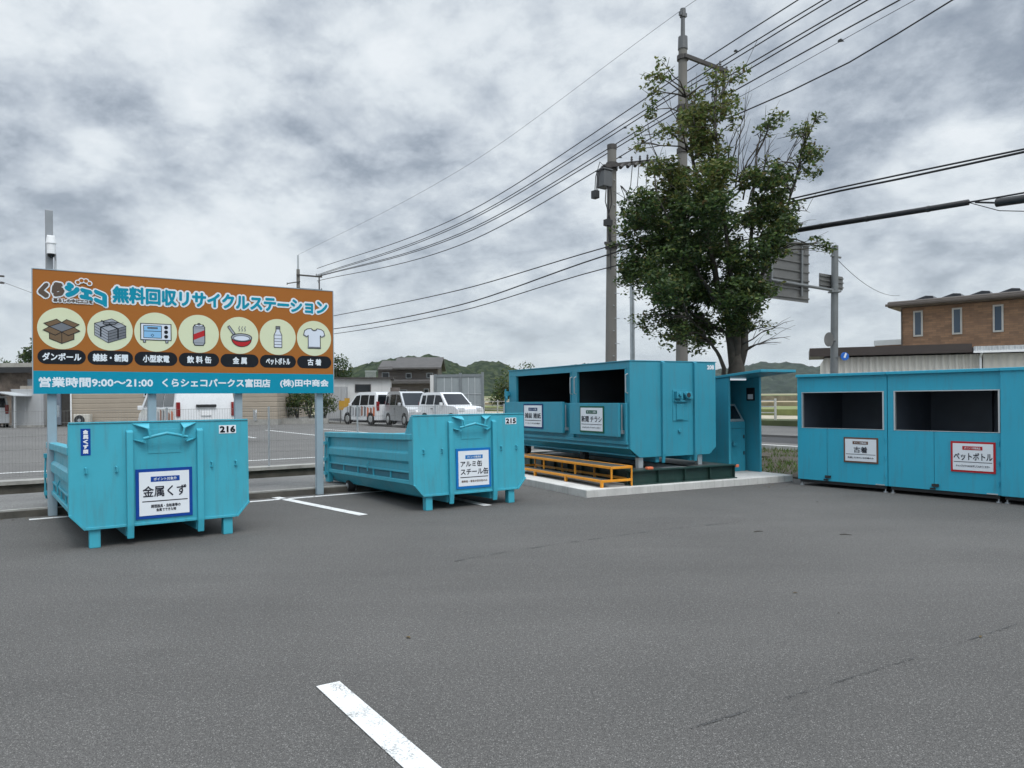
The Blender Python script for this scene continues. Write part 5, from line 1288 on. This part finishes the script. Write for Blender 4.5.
def brick_mat():
    m, t, b = new_mat('brown brick')
    co = N(t, 'ShaderNodeTexCoord').outputs['Object']
    mp = N(t, 'ShaderNodeMapping'); t.links.new(co, mp.inputs[0]); mp.inputs['Rotation'].default_value = (R(90), 0, 0)
    br = N(t, 'ShaderNodeTexBrick'); t.links.new(mp.outputs[0], br.inputs['Vector'])
    br.inputs['Scale'].default_value = 1.0; br.inputs['Brick Width'].default_value = 0.45; br.inputs['Row Height'].default_value = 0.13; br.inputs['Mortar Size'].default_value = 0.008
    br.inputs['Color1'].default_value = (0.30, 0.175, 0.105, 1); br.inputs['Color2'].default_value = (0.20, 0.118, 0.074, 1); br.inputs['Mortar'].default_value = (0.17, 0.125, 0.09, 1)
    n = RAMP(t, NOISE(t, co, 1.5, 5), [(0.3, 0.85), (0.7, 1.15)])
    t.links.new(MIX(t, 1.0, br.outputs[0], n, 'MULTIPLY'), b.inputs['Base Color']); b.inputs['Roughness'].default_value = 0.85
    bn = N(t, 'ShaderNodeBump'); bn.inputs['Strength'].default_value = 0.4; bn.inputs['Distance'].default_value = 0.01
    t.links.new(br.outputs['Fac'], bn.inputs['Height']); bn.invert = True; t.links.new(bn.outputs[0], b.inputs['Normal'])
    return m
m_brick = brick_mat()
t = thing('brick_house', 'two storey brown brick house with narrow windows and solar panels on the roof', 'house', (25.1, 48.0, 0.06), R(-41))
LB = 13.0
MB().box(0, LB, 0, 9, 0, 7.20).build('wall', m_brick, t)
MB().box(-2.0, -0.01, 1.6, 6, 0, 5.0).build('annex', m_brick, t)
MB().box(-2.05, -0.01, 1.55, 1.62, 5.0, 5.35).build('parapet_rail', m_alu, t)
m_broof = pm('roof brown', (0.085, 0.070, 0.060), 0.5, var=0.12)
MB().box(-0.62, LB + 0.8, -0.80, 9.6, 7.22, 7.62).build('roof', m_broof, t, bevel=0.10)
MB().box(-0.70, LB + 0.8, -0.93, -0.81, 7.30, 7.46).build('gutter', m_broof, t, bevel=0.03)
for k in range(8):
    x = 0.45 + k * 1.52
    MB().prism([(x, 7.63), (x + 0.95, 7.93), (x + 1.35, 7.88), (x + 1.42, 7.63)], 'y', 0.2, 5.0).build('solar_panel', pm('solar cell', (0.025, 0.028, 0.035), 0.35, var=0.1), t)
for x in (1.0, 3.16, 5.3, 7.5):
    w_ = MB().box(x - 0.27, x + 0.27, -0.06, -0.002, 5.35, 6.98).build('window', pm('window frame pale', (0.46, 0.45, 0.43), 0.5), t); MB().box(x - 0.17, x + 0.17, -0.07, -0.061, 5.45, 6.88).build('pane', glass('blue grey glass', (0.05, 0.075, 0.11), 0.08), w_)
for x in (0.06, 9.5): MB().tube([(x, -0.07, 7.15), (x, -0.07, 0.2)], 0.045, 6).build('downpipe', MATS['roof brown'], t)
MB().box(8.9, 9.1, -0.12, -0.002, 6.5, 6.7).build('vent_hood', m_alu, t)

# ------------------------------------------------------------------ road sign mast
t = thing('sign_mast', 'grey steel mast with the back of a big road sign on its arm', 'road sign', (13.5, 31.3, 0.06), R(0))
t.rotation_euler = (0, R(0.9), 0)
m_mast = pm('mast grey', (0.17, 0.18, 0.185), 0.5, metal=0.35, var=0.12)
m_sback = pm('sign back', (0.145, 0.145, 0.142), 0.5, metal=0.4, var=0.12)
MB().cyl((0, 0, 0), (0, 0, 7.9), 0.165, 0.135, 20).build('pole', m_mast, t, smooth='auto')
dv = Vector((-0.832, -0.5545, 0))
arm = MB(); arm.tube([Vector((0, 0, 6.02)) + dv * 0.1, Vector((0, 0, 6.07)) + dv * 4.2], 0.06, 10); arm.tube([Vector((0, 0, 7.45)) - dv * 0.4, Vector((0, 0, 7.45)) + dv * 0.25], 0.05, 8); arm.box(-0.2, 0.2, -0.2, 0.2, 5.93, 6.0)
arm.build('arm', m_mast, t)
pan = thing('tmp', 'x', 'x'); bpy.data.objects.remove(pan)
ra = math.atan2(-dv.y, -dv.x)
def local(o): o.rotation_euler = (0, 0, ra)
sb = MB().box(-4.65, -1.65, 0.10, 0.13, 5.38, 7.80).build('sign_panel', m_sback, t); local(sb)
rb = MB()
for k in range(7): rb.box(-4.65, -1.65, 0.055, 0.099, 5.50 + k * 0.36, 5.56 + k * 0.36)
split_build(rb, 'stiffener', m_sback, sb)
rb = MB()
for x in (-4.1, -2.2): rb.box(x - 0.05, x + 0.05, 0.0, 0.054, 5.6, 7.6)
split_build(rb, 'bracket', m_mast, sb)
ss = MB().box(-0.80, 0.85, 0.17, 0.20, 6.12, 6.70).build('sign_panel', m_sback, t); local(ss)
rb = MB()
for zz in (6.2, 6.4, 6.58): rb.box(-0.80, 0.85, 0.13, 0.169, zz, zz + 0.05)
split_build(rb, 'stiffener', m_sback, ss)
bs = MB().cyl((0.36, -0.20, 3.25), (0.36, -0.17, 3.25), 0.17, n=24).build('round_sign', pm('road sign blue', (0.01, 0.12, 0.50), 0.4), t)
MB().prism([(0.30, 3.2), (0.38, 3.4), (0.44, 3.36), (0.38, 3.18)], 'y', -0.208, -0.201).build('sign_mark', m_signw, bs)
MB().box(0.0, 0.35, -0.18, -0.14, 3.2, 3.24).build('sign_bracket', m_mast, t)
mi = MB().prism([(-0.30 + 0.19 * math.cos(R(a)), 3.95 + 0.30 * math.sin(R(a))) for a in range(0, 360, 15)], 'y', -0.20, -0.14).build('mirror_back', m_sback, t)
MB().box(-0.3, 0.0, -0.19, -0.15, 3.9, 3.96).build('mirror_bracket', m_mast, t)

# ------------------------------------------------------------------ utility poles
def crossarm(mb, p, q, w=0.09): mb.beam(p, q, w, w)
def lean(t, deg): t.rotation_euler = (0, R(deg), AK)
def insulators(parent, pts, mat=None):
    mb = MB()
    for p in pts:
        mb.tube([(p[0], p[1], p[2] + dz) for dz in (0, 0.05, 0.052, 0.07, 0.12, 0.122, 0.14, 0.19)], [0.055, 0.03, 0.02, 0.05, 0.03, 0.02, 0.042, 0.025], 8)
    return split_build(mb, 'insulator', mat or m_trans, parent)
A0 = (5.45, 24.0)
t = thing('utility_pole', 'tallest concrete utility pole with a steel pin top, rising behind the tree', 'utility pole', (A0[0], A0[1], 0.0), AK, 'concrete utility poles')
lean(t, 0.95)
MB().cyl((0, 0, 0), (0, 0, 13.05), 0.205, 0.135, 20).build('pole', m_pole, t, smooth='auto')
pin = MB(); pin.cyl((0, 0, 12.9), (0, 0, 13.3), 0.16, 0.15, 14); pin.cyl((0, 0, 13.3), (0, 0, 14.0), 0.075, 0.065, 10); pin.cyl((0, 0, 13.95), (0, 0, 14.22), 0.10, 0.09, 8); pin.box(-0.14, 0.14, -0.05, 0.05, 13.98, 14.1)
pin.build('pin_top', m_trans, t)
ca = MB()
ca.beam((-0.1, -0.16, 12.62), (1.95, -0.16, 12.62), 0.10, 0.12); ca.beam((-0.1, -0.16, 11.0), (1.4, -0.16, 11.35), 0.08, 0.09); ca.beam((1.78, -0.16, 12.62), (1.78, -0.16, 11.1), 0.08, 0.08)
ca.beam((1.40, -0.16, 12.62), (1.40, -0.16, 11.4), 0.05, 0.05)
for zz in (12.62, 11.0, 9.6): ca.cyl((0, 0, zz - 0.07), (0, 0, zz + 0.07), 0.19, n=14)
split_build(ca, 'crossarm', m_darkpole, t)
insulators(t, [(1.60, -0.16, 12.70), (1.92, -0.16, 12.60), (1.90, -0.16, 12.40), (1.24, -0.16, 11.60), (1.34, -0.16, 11.45), (0.98, -0.16, 11.0)])
B0 = (3.2, 25.0)
t = thing('utility_pole', 'shorter concrete utility pole carrying a transformer box, left of the tree', 'utility pole', (B0[0] + 0.1, B0[1], 0.0), AK, 'concrete utility poles')
lean(t, 0.95)
MB().cyl((0, 0, 0), (0, 0, 10.1), 0.205, 0.150, 20).build('pole', m_pole, t, smooth='auto')
MB().cyl((0, 0, 10.0), (0, 0, 10.16), 0.165, n=14).build('cap', m_darkpole, t)
ca = MB(); ca.beam((-0.55, -0.24, 9.28), (1.85, -0.24, 9.92), 0.09, 0.11); ca.beam((-0.5, -0.24, 6.75), (0.6, -0.24, 6.75), 0.07, 0.08)
ca.cyl((0, 0, 9.3), (0, 0, 9.55), 0.20, n=14); ca.cyl((0, 0, 6.65), (0, 0, 6.85), 0.21, n=14)
for x in (0.3, 0.62, 0.95, 1.3, 1.6): ca.cyl((x, -0.24, 9.42 + x * .27), (x - 0.22, -0.34, 9.24 + x * .27), 0.06, n=8)
split_build(ca, 'crossarm', m_darkpole, t)
tb = MB().box(-0.60, -0.22, -0.30, 0.10, 8.62, 9.16); tb.box(-0.64, -0.21, -0.33, 0.13, 9.16, 9.22)
tb.build('transformer', m_trans, t, bevel=0.03)
MB().box(-0.86, -0.66, -0.16, 0.06, 8.22, 8.48).build('switch_box', m_dark, t, bevel=0.02)
cb_ = MB()
for k, (x0, x1) in enumerate(((-0.42, -0.76), (-0.34, -0.70), (-0.5, -0.82))):
    cb_.tube([(x0, -0.3, 9.2), ((x0 + x1) / 2 - 0.12, -0.3, 9.24 + 0.06 * k), (x1 - 0.05, -0.2, 8.9), (x1, -0.1, 8.47)], 0.014, 6)
for k in range(3):
    cb_.tube([(-0.30 - 0.1 * k, -0.3, 8.63), (-0.26 - 0.14 * k, -0.3, 8.1), (-0.42 + 0.08 * k, -0.25, 7.5), (-0.22, -0.22, 6.3 - 0.2 * k)], 0.018, 6)
for k, (xa, xb) in enumerate(((0.15, 0.9), (0.2, 1.3), (0.16, 0.6))):
    cb_.tube([(xa, -0.26, 8.75), ((xa + xb) / 2, -0.28, 8.45 - 0.08 * k), (xb, -0.28, 8.85), (xb + 0.1, -0.26, 9.5 + xb * .2)], 0.014, 6)
split_build(cb_, 'drop_cable', m_wire, t)
st = MB()
for k in range(18): st.cyl((0.0, -0.17, 2.2 + k * 0.42), (0.0 + (0.14 if k % 2 else -0.14), -0.26, 2.2 + k * 0.42), 0.012, n=6)
split_build(st, 'step_bolt', m_steel, t)
MB().box(-0.45, -0.2, -0.28, -0.1, 7.35, 7.55).build('junction_box', m_dark, t)
insulators(t, [(0.62, -0.3, 9.62), (1.0, -0.3, 9.72), (1.35, -0.3, 9.82)], m_dark)
C0 = (-17.99, 63.0)
t = thing('utility_pole', 'distant utility pole rising above the top edge of the orange board', 'utility pole', (C0[0], C0[1], 0.2), AK, 'concrete utility poles')
MB().cyl((0, 0, 0), (0, 0, 12.6), 0.20, 0.14, 14).build('pole', m_pole, t, smooth='auto')
MB().cyl((0, 0, 12.6), (0, 0, 13.8), 0.08, 0.07, 10).build('pin_top', m_steel, t)
ca = MB(); ca.beam((-0.2, -0.2, 12.1), (2.0, -0.2, 12.1), 0.12, 0.12); ca.beam((-0.2, -0.2, 10.95), (2.0, -0.2, 10.95), 0.12, 0.12); ca.beam((1.75, -0.2, 12.1), (1.75, -0.2, 10.95), 0.09, 0.09)
ca.beam((-1.0, -0.2, 11.3), (0.1, -0.2, 11.55), 0.08, 0.08); ca.beam((-1.0, -0.2, 10.55), (0.1, -0.2, 10.95), 0.08, 0.08)
split_build(ca, 'crossarm', m_darkpole, t)
insulators(t, [(1.5, -0.2, 12.15), (1.95, -0.2, 12.15), (1.7, -0.2, 11.55), (1.5, -0.2, 10.6), (1.95, -0.2, 10.95), (-1.0, -0.2, 11.2), (-1.0, -0.2, 10.45)])
t = thing('utility_pole', 'utility pole at the very left edge with two dark arms showing', 'utility pole', (-31.2, 44, 0.2), R(10), 'concrete utility poles')
MB().cyl((0, 0, 0), (0, 0, 11), 0.2, 0.14, 12).build('pole', m_pole, t, smooth='auto')
ca = MB(); ca.beam((-0.9, 0, 9.1), (1.15, 0, 9.0), 0.09, 0.10); ca.beam((-0.9, 0, 8.7), (1.15, 0, 8.6), 0.09, 0.10); split_build(ca, 'crossarm', m_darkpole, t)
t = thing('light_pole', 'thin plain grey steel pole between the two big utility poles', 'pole', (3.57, 22.0, 0.0))
MB().cyl((0, 0, 0), (0, 0, 6.2), 0.075, 0.065, 12).build('pole', m_steel, t, smooth='auto')
MB().tube([(0, 0, 6.15), (0.2, 0.25, 6.35), (0.5, 0.6, 6.4)], 0.035, 8).build('arm', m_steel, t)
MB().box(0.35, 0.7, 0.5, 0.85, 6.33, 6.42).build('lamp_head', m_steel, t, bevel=0.02)

# ------------------------------------------------------------------ overhead lines
def cat_line(name, P, prof, r, label, extend=14.0, group='overhead power lines', mat=None, straight=False):
    """cable along the street direction through (distance, height) knots"""
    ts = [a for a, _ in prof]; zs = [c for _, c in prof]
    if extend and not straight:
        sl = (zs[0] - zs[1]) / (ts[0] - ts[1]); ts = [ts[0] - extend] + ts; zs = [zs[0] - sl * extend * 0.8 + 0.0] + zs
    k = len(ts); ms = []
    for i in range(k):
        if i == 0: ms.append((zs[1] - zs[0]) / (ts[1] - ts[0]))
        elif i == k - 1: ms.append((zs[-1] - zs[-2]) / (ts[-1] - ts[-2]))
        else: ms.append((zs[i + 1] - zs[i - 1]) / (ts[i + 1] - ts[i - 1]))
    pts = []
    for i in range(k - 1):
        n = max(2, int((ts[i + 1] - ts[i]) / 1.2))
        for j in range(n + (1 if i == k - 2 else 0)):
            u = j / n; H_ = ts[i + 1] - ts[i]
            a = (2 * u ** 3 - 3 * u ** 2 + 1) * zs[i] + (u ** 3 - 2 * u ** 2 + u) * H_ * ms[i] + (-2 * u ** 3 + 3 * u ** 2) * zs[i + 1] + (u ** 3 - u ** 2) * H_ * ms[i + 1]
            tt = ts[i] + H_ * u; pts.append((P[0] + D2[0] * tt, P[1] + D2[1] * tt, a))
    o = MB().tube(pts, r, 6).build(name, mat or m_wire, smooth=True)
    return tag(o, label, 'cable', group)
WA = [((6.78, 24.89), [(-3.3, 13.42), (0, 13.07), (17.0, 11.26), (39.2, 11.88)], 'topmost of the bundled power lines leaving the tall pole arm'),
      ((7.03, 25.05), [(-3.9, 13.22), (0, 12.84), (17.5, 11.04), (40.1, 11.53)], 'second power line down of the bundle leaving the tall pole arm'),
      ((7.07, 25.08), [(-4.1, 13.13), (0, 12.70), (17.6, 10.95), (40.2, 11.48)], 'third power line down, running close below the second one'),
      ((6.49, 24.69), [(-5.5, 12.34), (0, 11.82), (16.4, 10.19), (38.2, 11.09)], 'fourth power line down, upper one of the lower close pair'),
      ((6.57, 24.74), [(-5.6, 12.30), (0, 11.71), (16.6, 10.13), (38.5, 11.10)], 'fifth power line down, lower one of the lower close pair'),
      ((6.28, 24.55), [(-6.7, 11.72), (0, 11.10), (16.0, 9.49), (37.5, 10.63)], 'lowest of the bundled power lines leaving the tall pole arm')]
for P, pr, lab in WA: cat_line('power_line', P, pr, 0.021, lab)
cat_line('power_line', (5.65, 24.13), [(-0.6, 14.26), (0, 14.22), (14.6, 12.82), (39.6, 12.85)], 0.007, 'very thin top wire running from the pin of the tallest pole', 8)
cat_line('power_line', A0, [(-7.6, 11.02), (-5.7, 10.82), (-2.4, 10.48), (2.0, 10.2)], 0.008, 'thin wire with a small dark clamp, right of the tree top', 10)
cat_line('power_line', A0, [(-8.4, 10.63), (-5.9, 10.18), (-2.4, 10.0), (0.5, 10.1)], 0.020, 'thick dark cable rising steeply to the right from the tree top', 10)
cat_line('telephone_cable', B0, [(-12.5, 6.44), (-10, 6.57), (-7.1, 6.68), (0.0, 6.70), (9.9, 6.53), (25.8, 6.94), (39, 7.4)], 0.020, 'upper telephone cable crossing the shorter utility pole', 8, 'telephone cables')
cat_line('telephone_cable', B0, [(-12.5, 6.385), (-10, 6.48), (-7.1, 6.60), (0.0, 6.43), (9.9, 5.86), (25.8, 6.13), (39, 6.9)], 0.024, 'middle telephone cable, close below the upper one on the right', 8, 'telephone cables')
cat_line('telephone_cable', B0, [(-12.6, 5.58), (-11.4, 5.63), (-9.75, 5.72), (-7.3, 5.85), (0.0, 6.0), (9.9, 5.59), (25.8, 5.82), (39, 6.5)], 0.018, 'lowest telephone cable, carrying the thick black sleeve', 8, 'telephone cables')
def along(P, t_, z_): return (P[0] + D2[0] * t_, P[1] + D2[1] * t_, z_)
t = thing('cable_sleeve', 'thick black sleeve around the lowest cable right of the tree', 'cable sleeve', along(B0, -9.4, 5.7))
o = Vector(along(B0, -9.4, 5.7))
MB().tube([Vector(along(B0, a, z_)) - o for a, z_ in ((-11.42, 5.63), (-10.4, 5.68), (-9.4, 5.735), (-8.2, 5.80), (-7.0, 5.855))], 0.062, 10).build('sleeve', m_wire, t, smooth=True)
for a, z_ in ((-10.6, 5.67), (-9.2, 5.745), (-8.0, 5.81)):
    MB().tube([Vector(along(B0, a - 0.03, z_)) - o, Vector(along(B0, a + 0.03, z_)) - o], 0.068, 10).build('clip', m_dark, t)
t = thing('splice_closure', 'black cable splice box hanging at the right edge of the sky', 'splice box', along(B0, -12.2, 5.45))
o = Vector(along(B0, -12.2, 5.45))
c0, c1 = Vector(along(B0, -12.95, 5.43)) - o, Vector(along(B0, -11.95, 5.50)) - o
MB().tube([c0, c1], 0.085, 12).build('casing', m_dark, t, smooth='auto'); MB().tube([c0 + Vector((0, 0, .1)), c0 + Vector((0, 0, .18)) ], 0.012, 6).build('hanger', m_wire, t)
MB().tube([c1, Vector(along(B0, -11.55, 5.60)) - o], 0.02, 6).build('cable_end', m_wire, t)
MB().tube([Vector(along(B0, -11.45, 5.61)) - o, Vector(along(B0, -12.0, 5.33)) - o, Vector(along(B0, -12.7, 5.16)) - o, Vector(along(B0, -13.6, 5.2)) - o], 0.009, 6).build('loop_cable', m_wire, t)
p0 = Vector((13.5, 31.2, 7.55)); p1 = Vector((24.6, 47.2, 8.0))
o = MB().tube([p0.lerp(p1, k / 10) - Vector((0, 0, 0.5 * 4 * (k / 10) * (1 - k / 10))) for k in range(11)], 0.012, 6).build('guy_wire', m_wire, smooth=True)
tag(o, 'thin wire sloping from the sign mast to the brick house roof', 'cable')
o = MB().tube([Vector((-30.2, 44, 8.9)).lerp(Vector((-26.0, 60, 6.8)), k / 8) - Vector((0, 0, 0.3 * 4 * (k / 8) * (1 - k / 8))) for k in range(9)], 0.012, 6).build('service_wire', m_wire, smooth=True)
tag(o, 'thin wire dropping from the left edge pole to the dark roof', 'cable')
for (P, t_, z_, lab) in [((7.03, 25.05), -0.75, 12.96, 'dark clamp on the second power line above the tree'), ((6.57, 24.74), -1.0, 11.72, 'dark clamp on the fifth power line above the tree'), (A0, -5.67, 10.81, 'small dark clamp on the thin wire right of the tree top'), ((7.03, 25.05), 4.6, 12.1, 'dark clamp on the second power line left of the tall pole'), ((6.28, 24.55), 3.9, 10.6, 'dark clamp on the lowest bundled line left of the tall pole')]:
    p = along(P, t_, z_)
    c = MB(); c.prism([(-0.08, -0.03), (0.08, 0.01), (0.06, 0.055), (-0.02, 0.06)], 'y', -0.03, 0.03)
    tag(c.build('line_clamp', m_dark, loc=p, rz=R(120)), lab, 'clamp', 'line clamps')
tag(MB().tube([along((7.03, 25.05), -1.6, 13.0), along((6.4, 24.6), -1.4, 11.5)], 0.008, 5).build('jumper_wire', m_wire), 'short vertical jumper wire between the bundled lines above the tree', 'cable')

# ------------------------------------------------------------------ shrubs, trees and grass
def shrub(loc, r, h, n, label, size=0.16, mats=((0, .35), (1, .45), (2, .2)), name='shrub', group=None):
    t = thing(name, label, 'tree' if name == 'tree' else 'shrub', loc, 0, group)
    tb = MB()
    for k in range(5):
        a = random.uniform(0, 6.28); tb.tube([(0, 0, 0), (0.25 * r * math.cos(a), 0.25 * r * math.sin(a), h * 0.4), (0.6 * r * math.cos(a), 0.6 * r * math.sin(a), h * 0.8)], [0.05 * h * 0.4, 0.03 * h * 0.4, 0.008], 5)
    tb.build('trunk' if name == 'tree' else 'stem', m_bark, t, smooth=True)
    cr = MB()
    for k in range(10):
        a = random.uniform(0, 6.28); q = random.uniform(0.1, 0.85) * r; zz = random.uniform(0.25, 0.85) * h
        scatter_leaves(cr, (q * math.cos(a), q * math.sin(a), zz), (r * 0.42, r * 0.42, h * 0.22), n // 10, size, mats, 0.2, 0.8)
    cr.build('crown' if name == 'tree' else 'foliage', [l_dark, l_hedge, l_light], t, fix=False)
sx = [(-15.7, 48.6, 1.1, 1.9, 'dark green'), (-14.9, 48.3, 1.0, 2.2, 'bushy'), (-14.0, 48.7, 1.1, 2.4, 'rounded'), (-13.1, 48.4, 1.0, 2.3, 'leafy'), (-12.3, 48.8, 1.0, 2.5, 'bright')]
for k, (x, y, r, h, w_) in enumerate(sx):
    shrub((x, y, 0.2), r, h, 900, ['leftmost hedge shrub beside the pale grey car', 'second hedge shrub from the pale grey car', 'middle shrub of the hedge below the orange board', 'hedge shrub just left of the right board post', 'hedge shrub beside the low white outbuilding'][k], group='hedge shrubs below the board')
tag(MB().box(-17.5, -11.6, 46.9, 47.2, 0.1, 0.55).build('planter_wall', m_conc2), 'low concrete wall in front of the hedge', 'wall')
for k, (x, y, r, h, lab) in enumerate([(-39.5, 57.5, 2.0, 5.7, 'low dark tree over the wooden shed roof at the left edge'), (-36.7, 57.2, 1.5, 5.6, 'second dark tree over the wooden shed roof'), (-35.3, 57.0, 1.7, 6.9, 'taller dark tree in front of the dark gable roof'), (-16.6, 70, 1.6, 5.9, 'dark tree just right of the orange board')]):
    shrub((x, y, 0.1), r, h, 3000, lab, 0.26, ((0, .6), (1, .35), (2, .05)), 'tree', 'background trees on the left')
for k, (x, y, r, h, lab) in enumerate([(2.0, 95, 3.0, 6.0, 'dark bush at the foot of the hill beside the panel screen'), (-1.3, 97, 2.2, 4.2, 'yellow green bush beyond the white rail fence')]):
    shrub((x, y, 0.4), r, h, 1200, lab, 0.35, ((0, .5), (1, .3), (2, .2)), 'tree', 'bushes at the foot of the hill')
shrub(KP(29.2, 17.2, 0.06), 0.5, 1.15, 300, 'small dark bush by the far edge of the road', 0.08, ((0, .7), (1, .3)))
# verge grass
gb = MB(); n = 9500
P = []
for i in range(n):
    p = random.uniform(8.4, 14.65); q = random.uniform(-5.0, 8.0)
    if p < 9.75 and q < -3.85: continue
    if noise.noise(Vector((p * 0.9, q * 0.9, 1.0))) < -0.08: continue
    P.append((p, q))
for p, q in P:
    x, y, _ = KP(p, q); h = random.uniform(0.04, 0.15); a = random.uniform(0, 6.28); w_ = 0.012
    dx, dy = math.cos(a) * w_, math.sin(a) * w_; lx, ly = random.gauss(0, 0.05), random.gauss(0, 0.05)
    gb.add([(x - dx, y - dy, 0.028), (x + dx, y + dy, 0.028), (x + lx + dx * .2, y + ly + dy * .2, 0.028 + h)], [(0, 1, 2)], 0 if random.random() < 0.88 else 1)
stuff(gb.build('grass', [l_grass, l_brown], fix=False), 'patchy grass on the roadside verge', 'grass')

# fallen leaves and grit on the asphalt
lb = MB(); pts = []
for i in range(206):
    if i < 120: p, q = random.uniform(6.6, 8.2), random.uniform(-4.2, -0.2)
    elif i < 190: p, q = random.uniform(-9, 5), random.gauss(-0.12, 0.10)
    else: p, q = random.uniform(-5, 7), random.uniform(-12, -1)
    x, y, _ = KP(p, q)
    pts.append((x, y))
for x, y in pts:
    a = random.uniform(0, 6.28); r = random.uniform(0.012, 0.032); c, d = math.cos(a) * r, math.sin(a) * r
    lb.add([(x - c, y - d, 0.005), (x + d * .45, y - c * .45, 0.012), (x + c, y + d, 0.007), (x - d * .45, y + c * .45, 0.010)], [(0, 1, 2, 3)], random.choice((0, 1)))
stuff(lb.build('litter', [l_brown, m_bark], fix=False), 'scattered dry leaves and grit on the asphalt', 'leaf litter')
for x, y, a, lab in ((2.92, 8.89, 0.4, 'small dark twig lying on the asphalt in mid car park'), (3.85, 8.64, -0.2, 'second small dark twig on the asphalt further right')):
    tag(MB().tube([(-0.06, 0, 0.007), (0, 0.010, 0.009), (0.07, -0.01, 0.006)], [0.004, 0.006, 0.003], 5).build('twig', m_bark, loc=(x, y, 0), rz=a), lab, 'twig')

# ------------------------------------------------------------------ air
HAZE = 0.00007
m, t, b = new_mat('haze air')
t.nodes.remove(b)
pv = N(t, 'ShaderNodeVolumePrincipled'); pv.inputs['Color'].default_value = (0.86, 0.91, 0.96, 1); pv.inputs['Density'].default_value = HAZE; pv.inputs['Anisotropy'].default_value = 0.2
out = [n for n in t.nodes if n.type == 'OUTPUT_MATERIAL'][0]; t.links.new(pv.outputs[0], out.inputs['Volume'])
hz = MB().box(-1900, 1900, -300, 1900, -1.7, 96).build('haze', m)
stuff(hz, 'thin pale air in front of the far hills', 'haze')
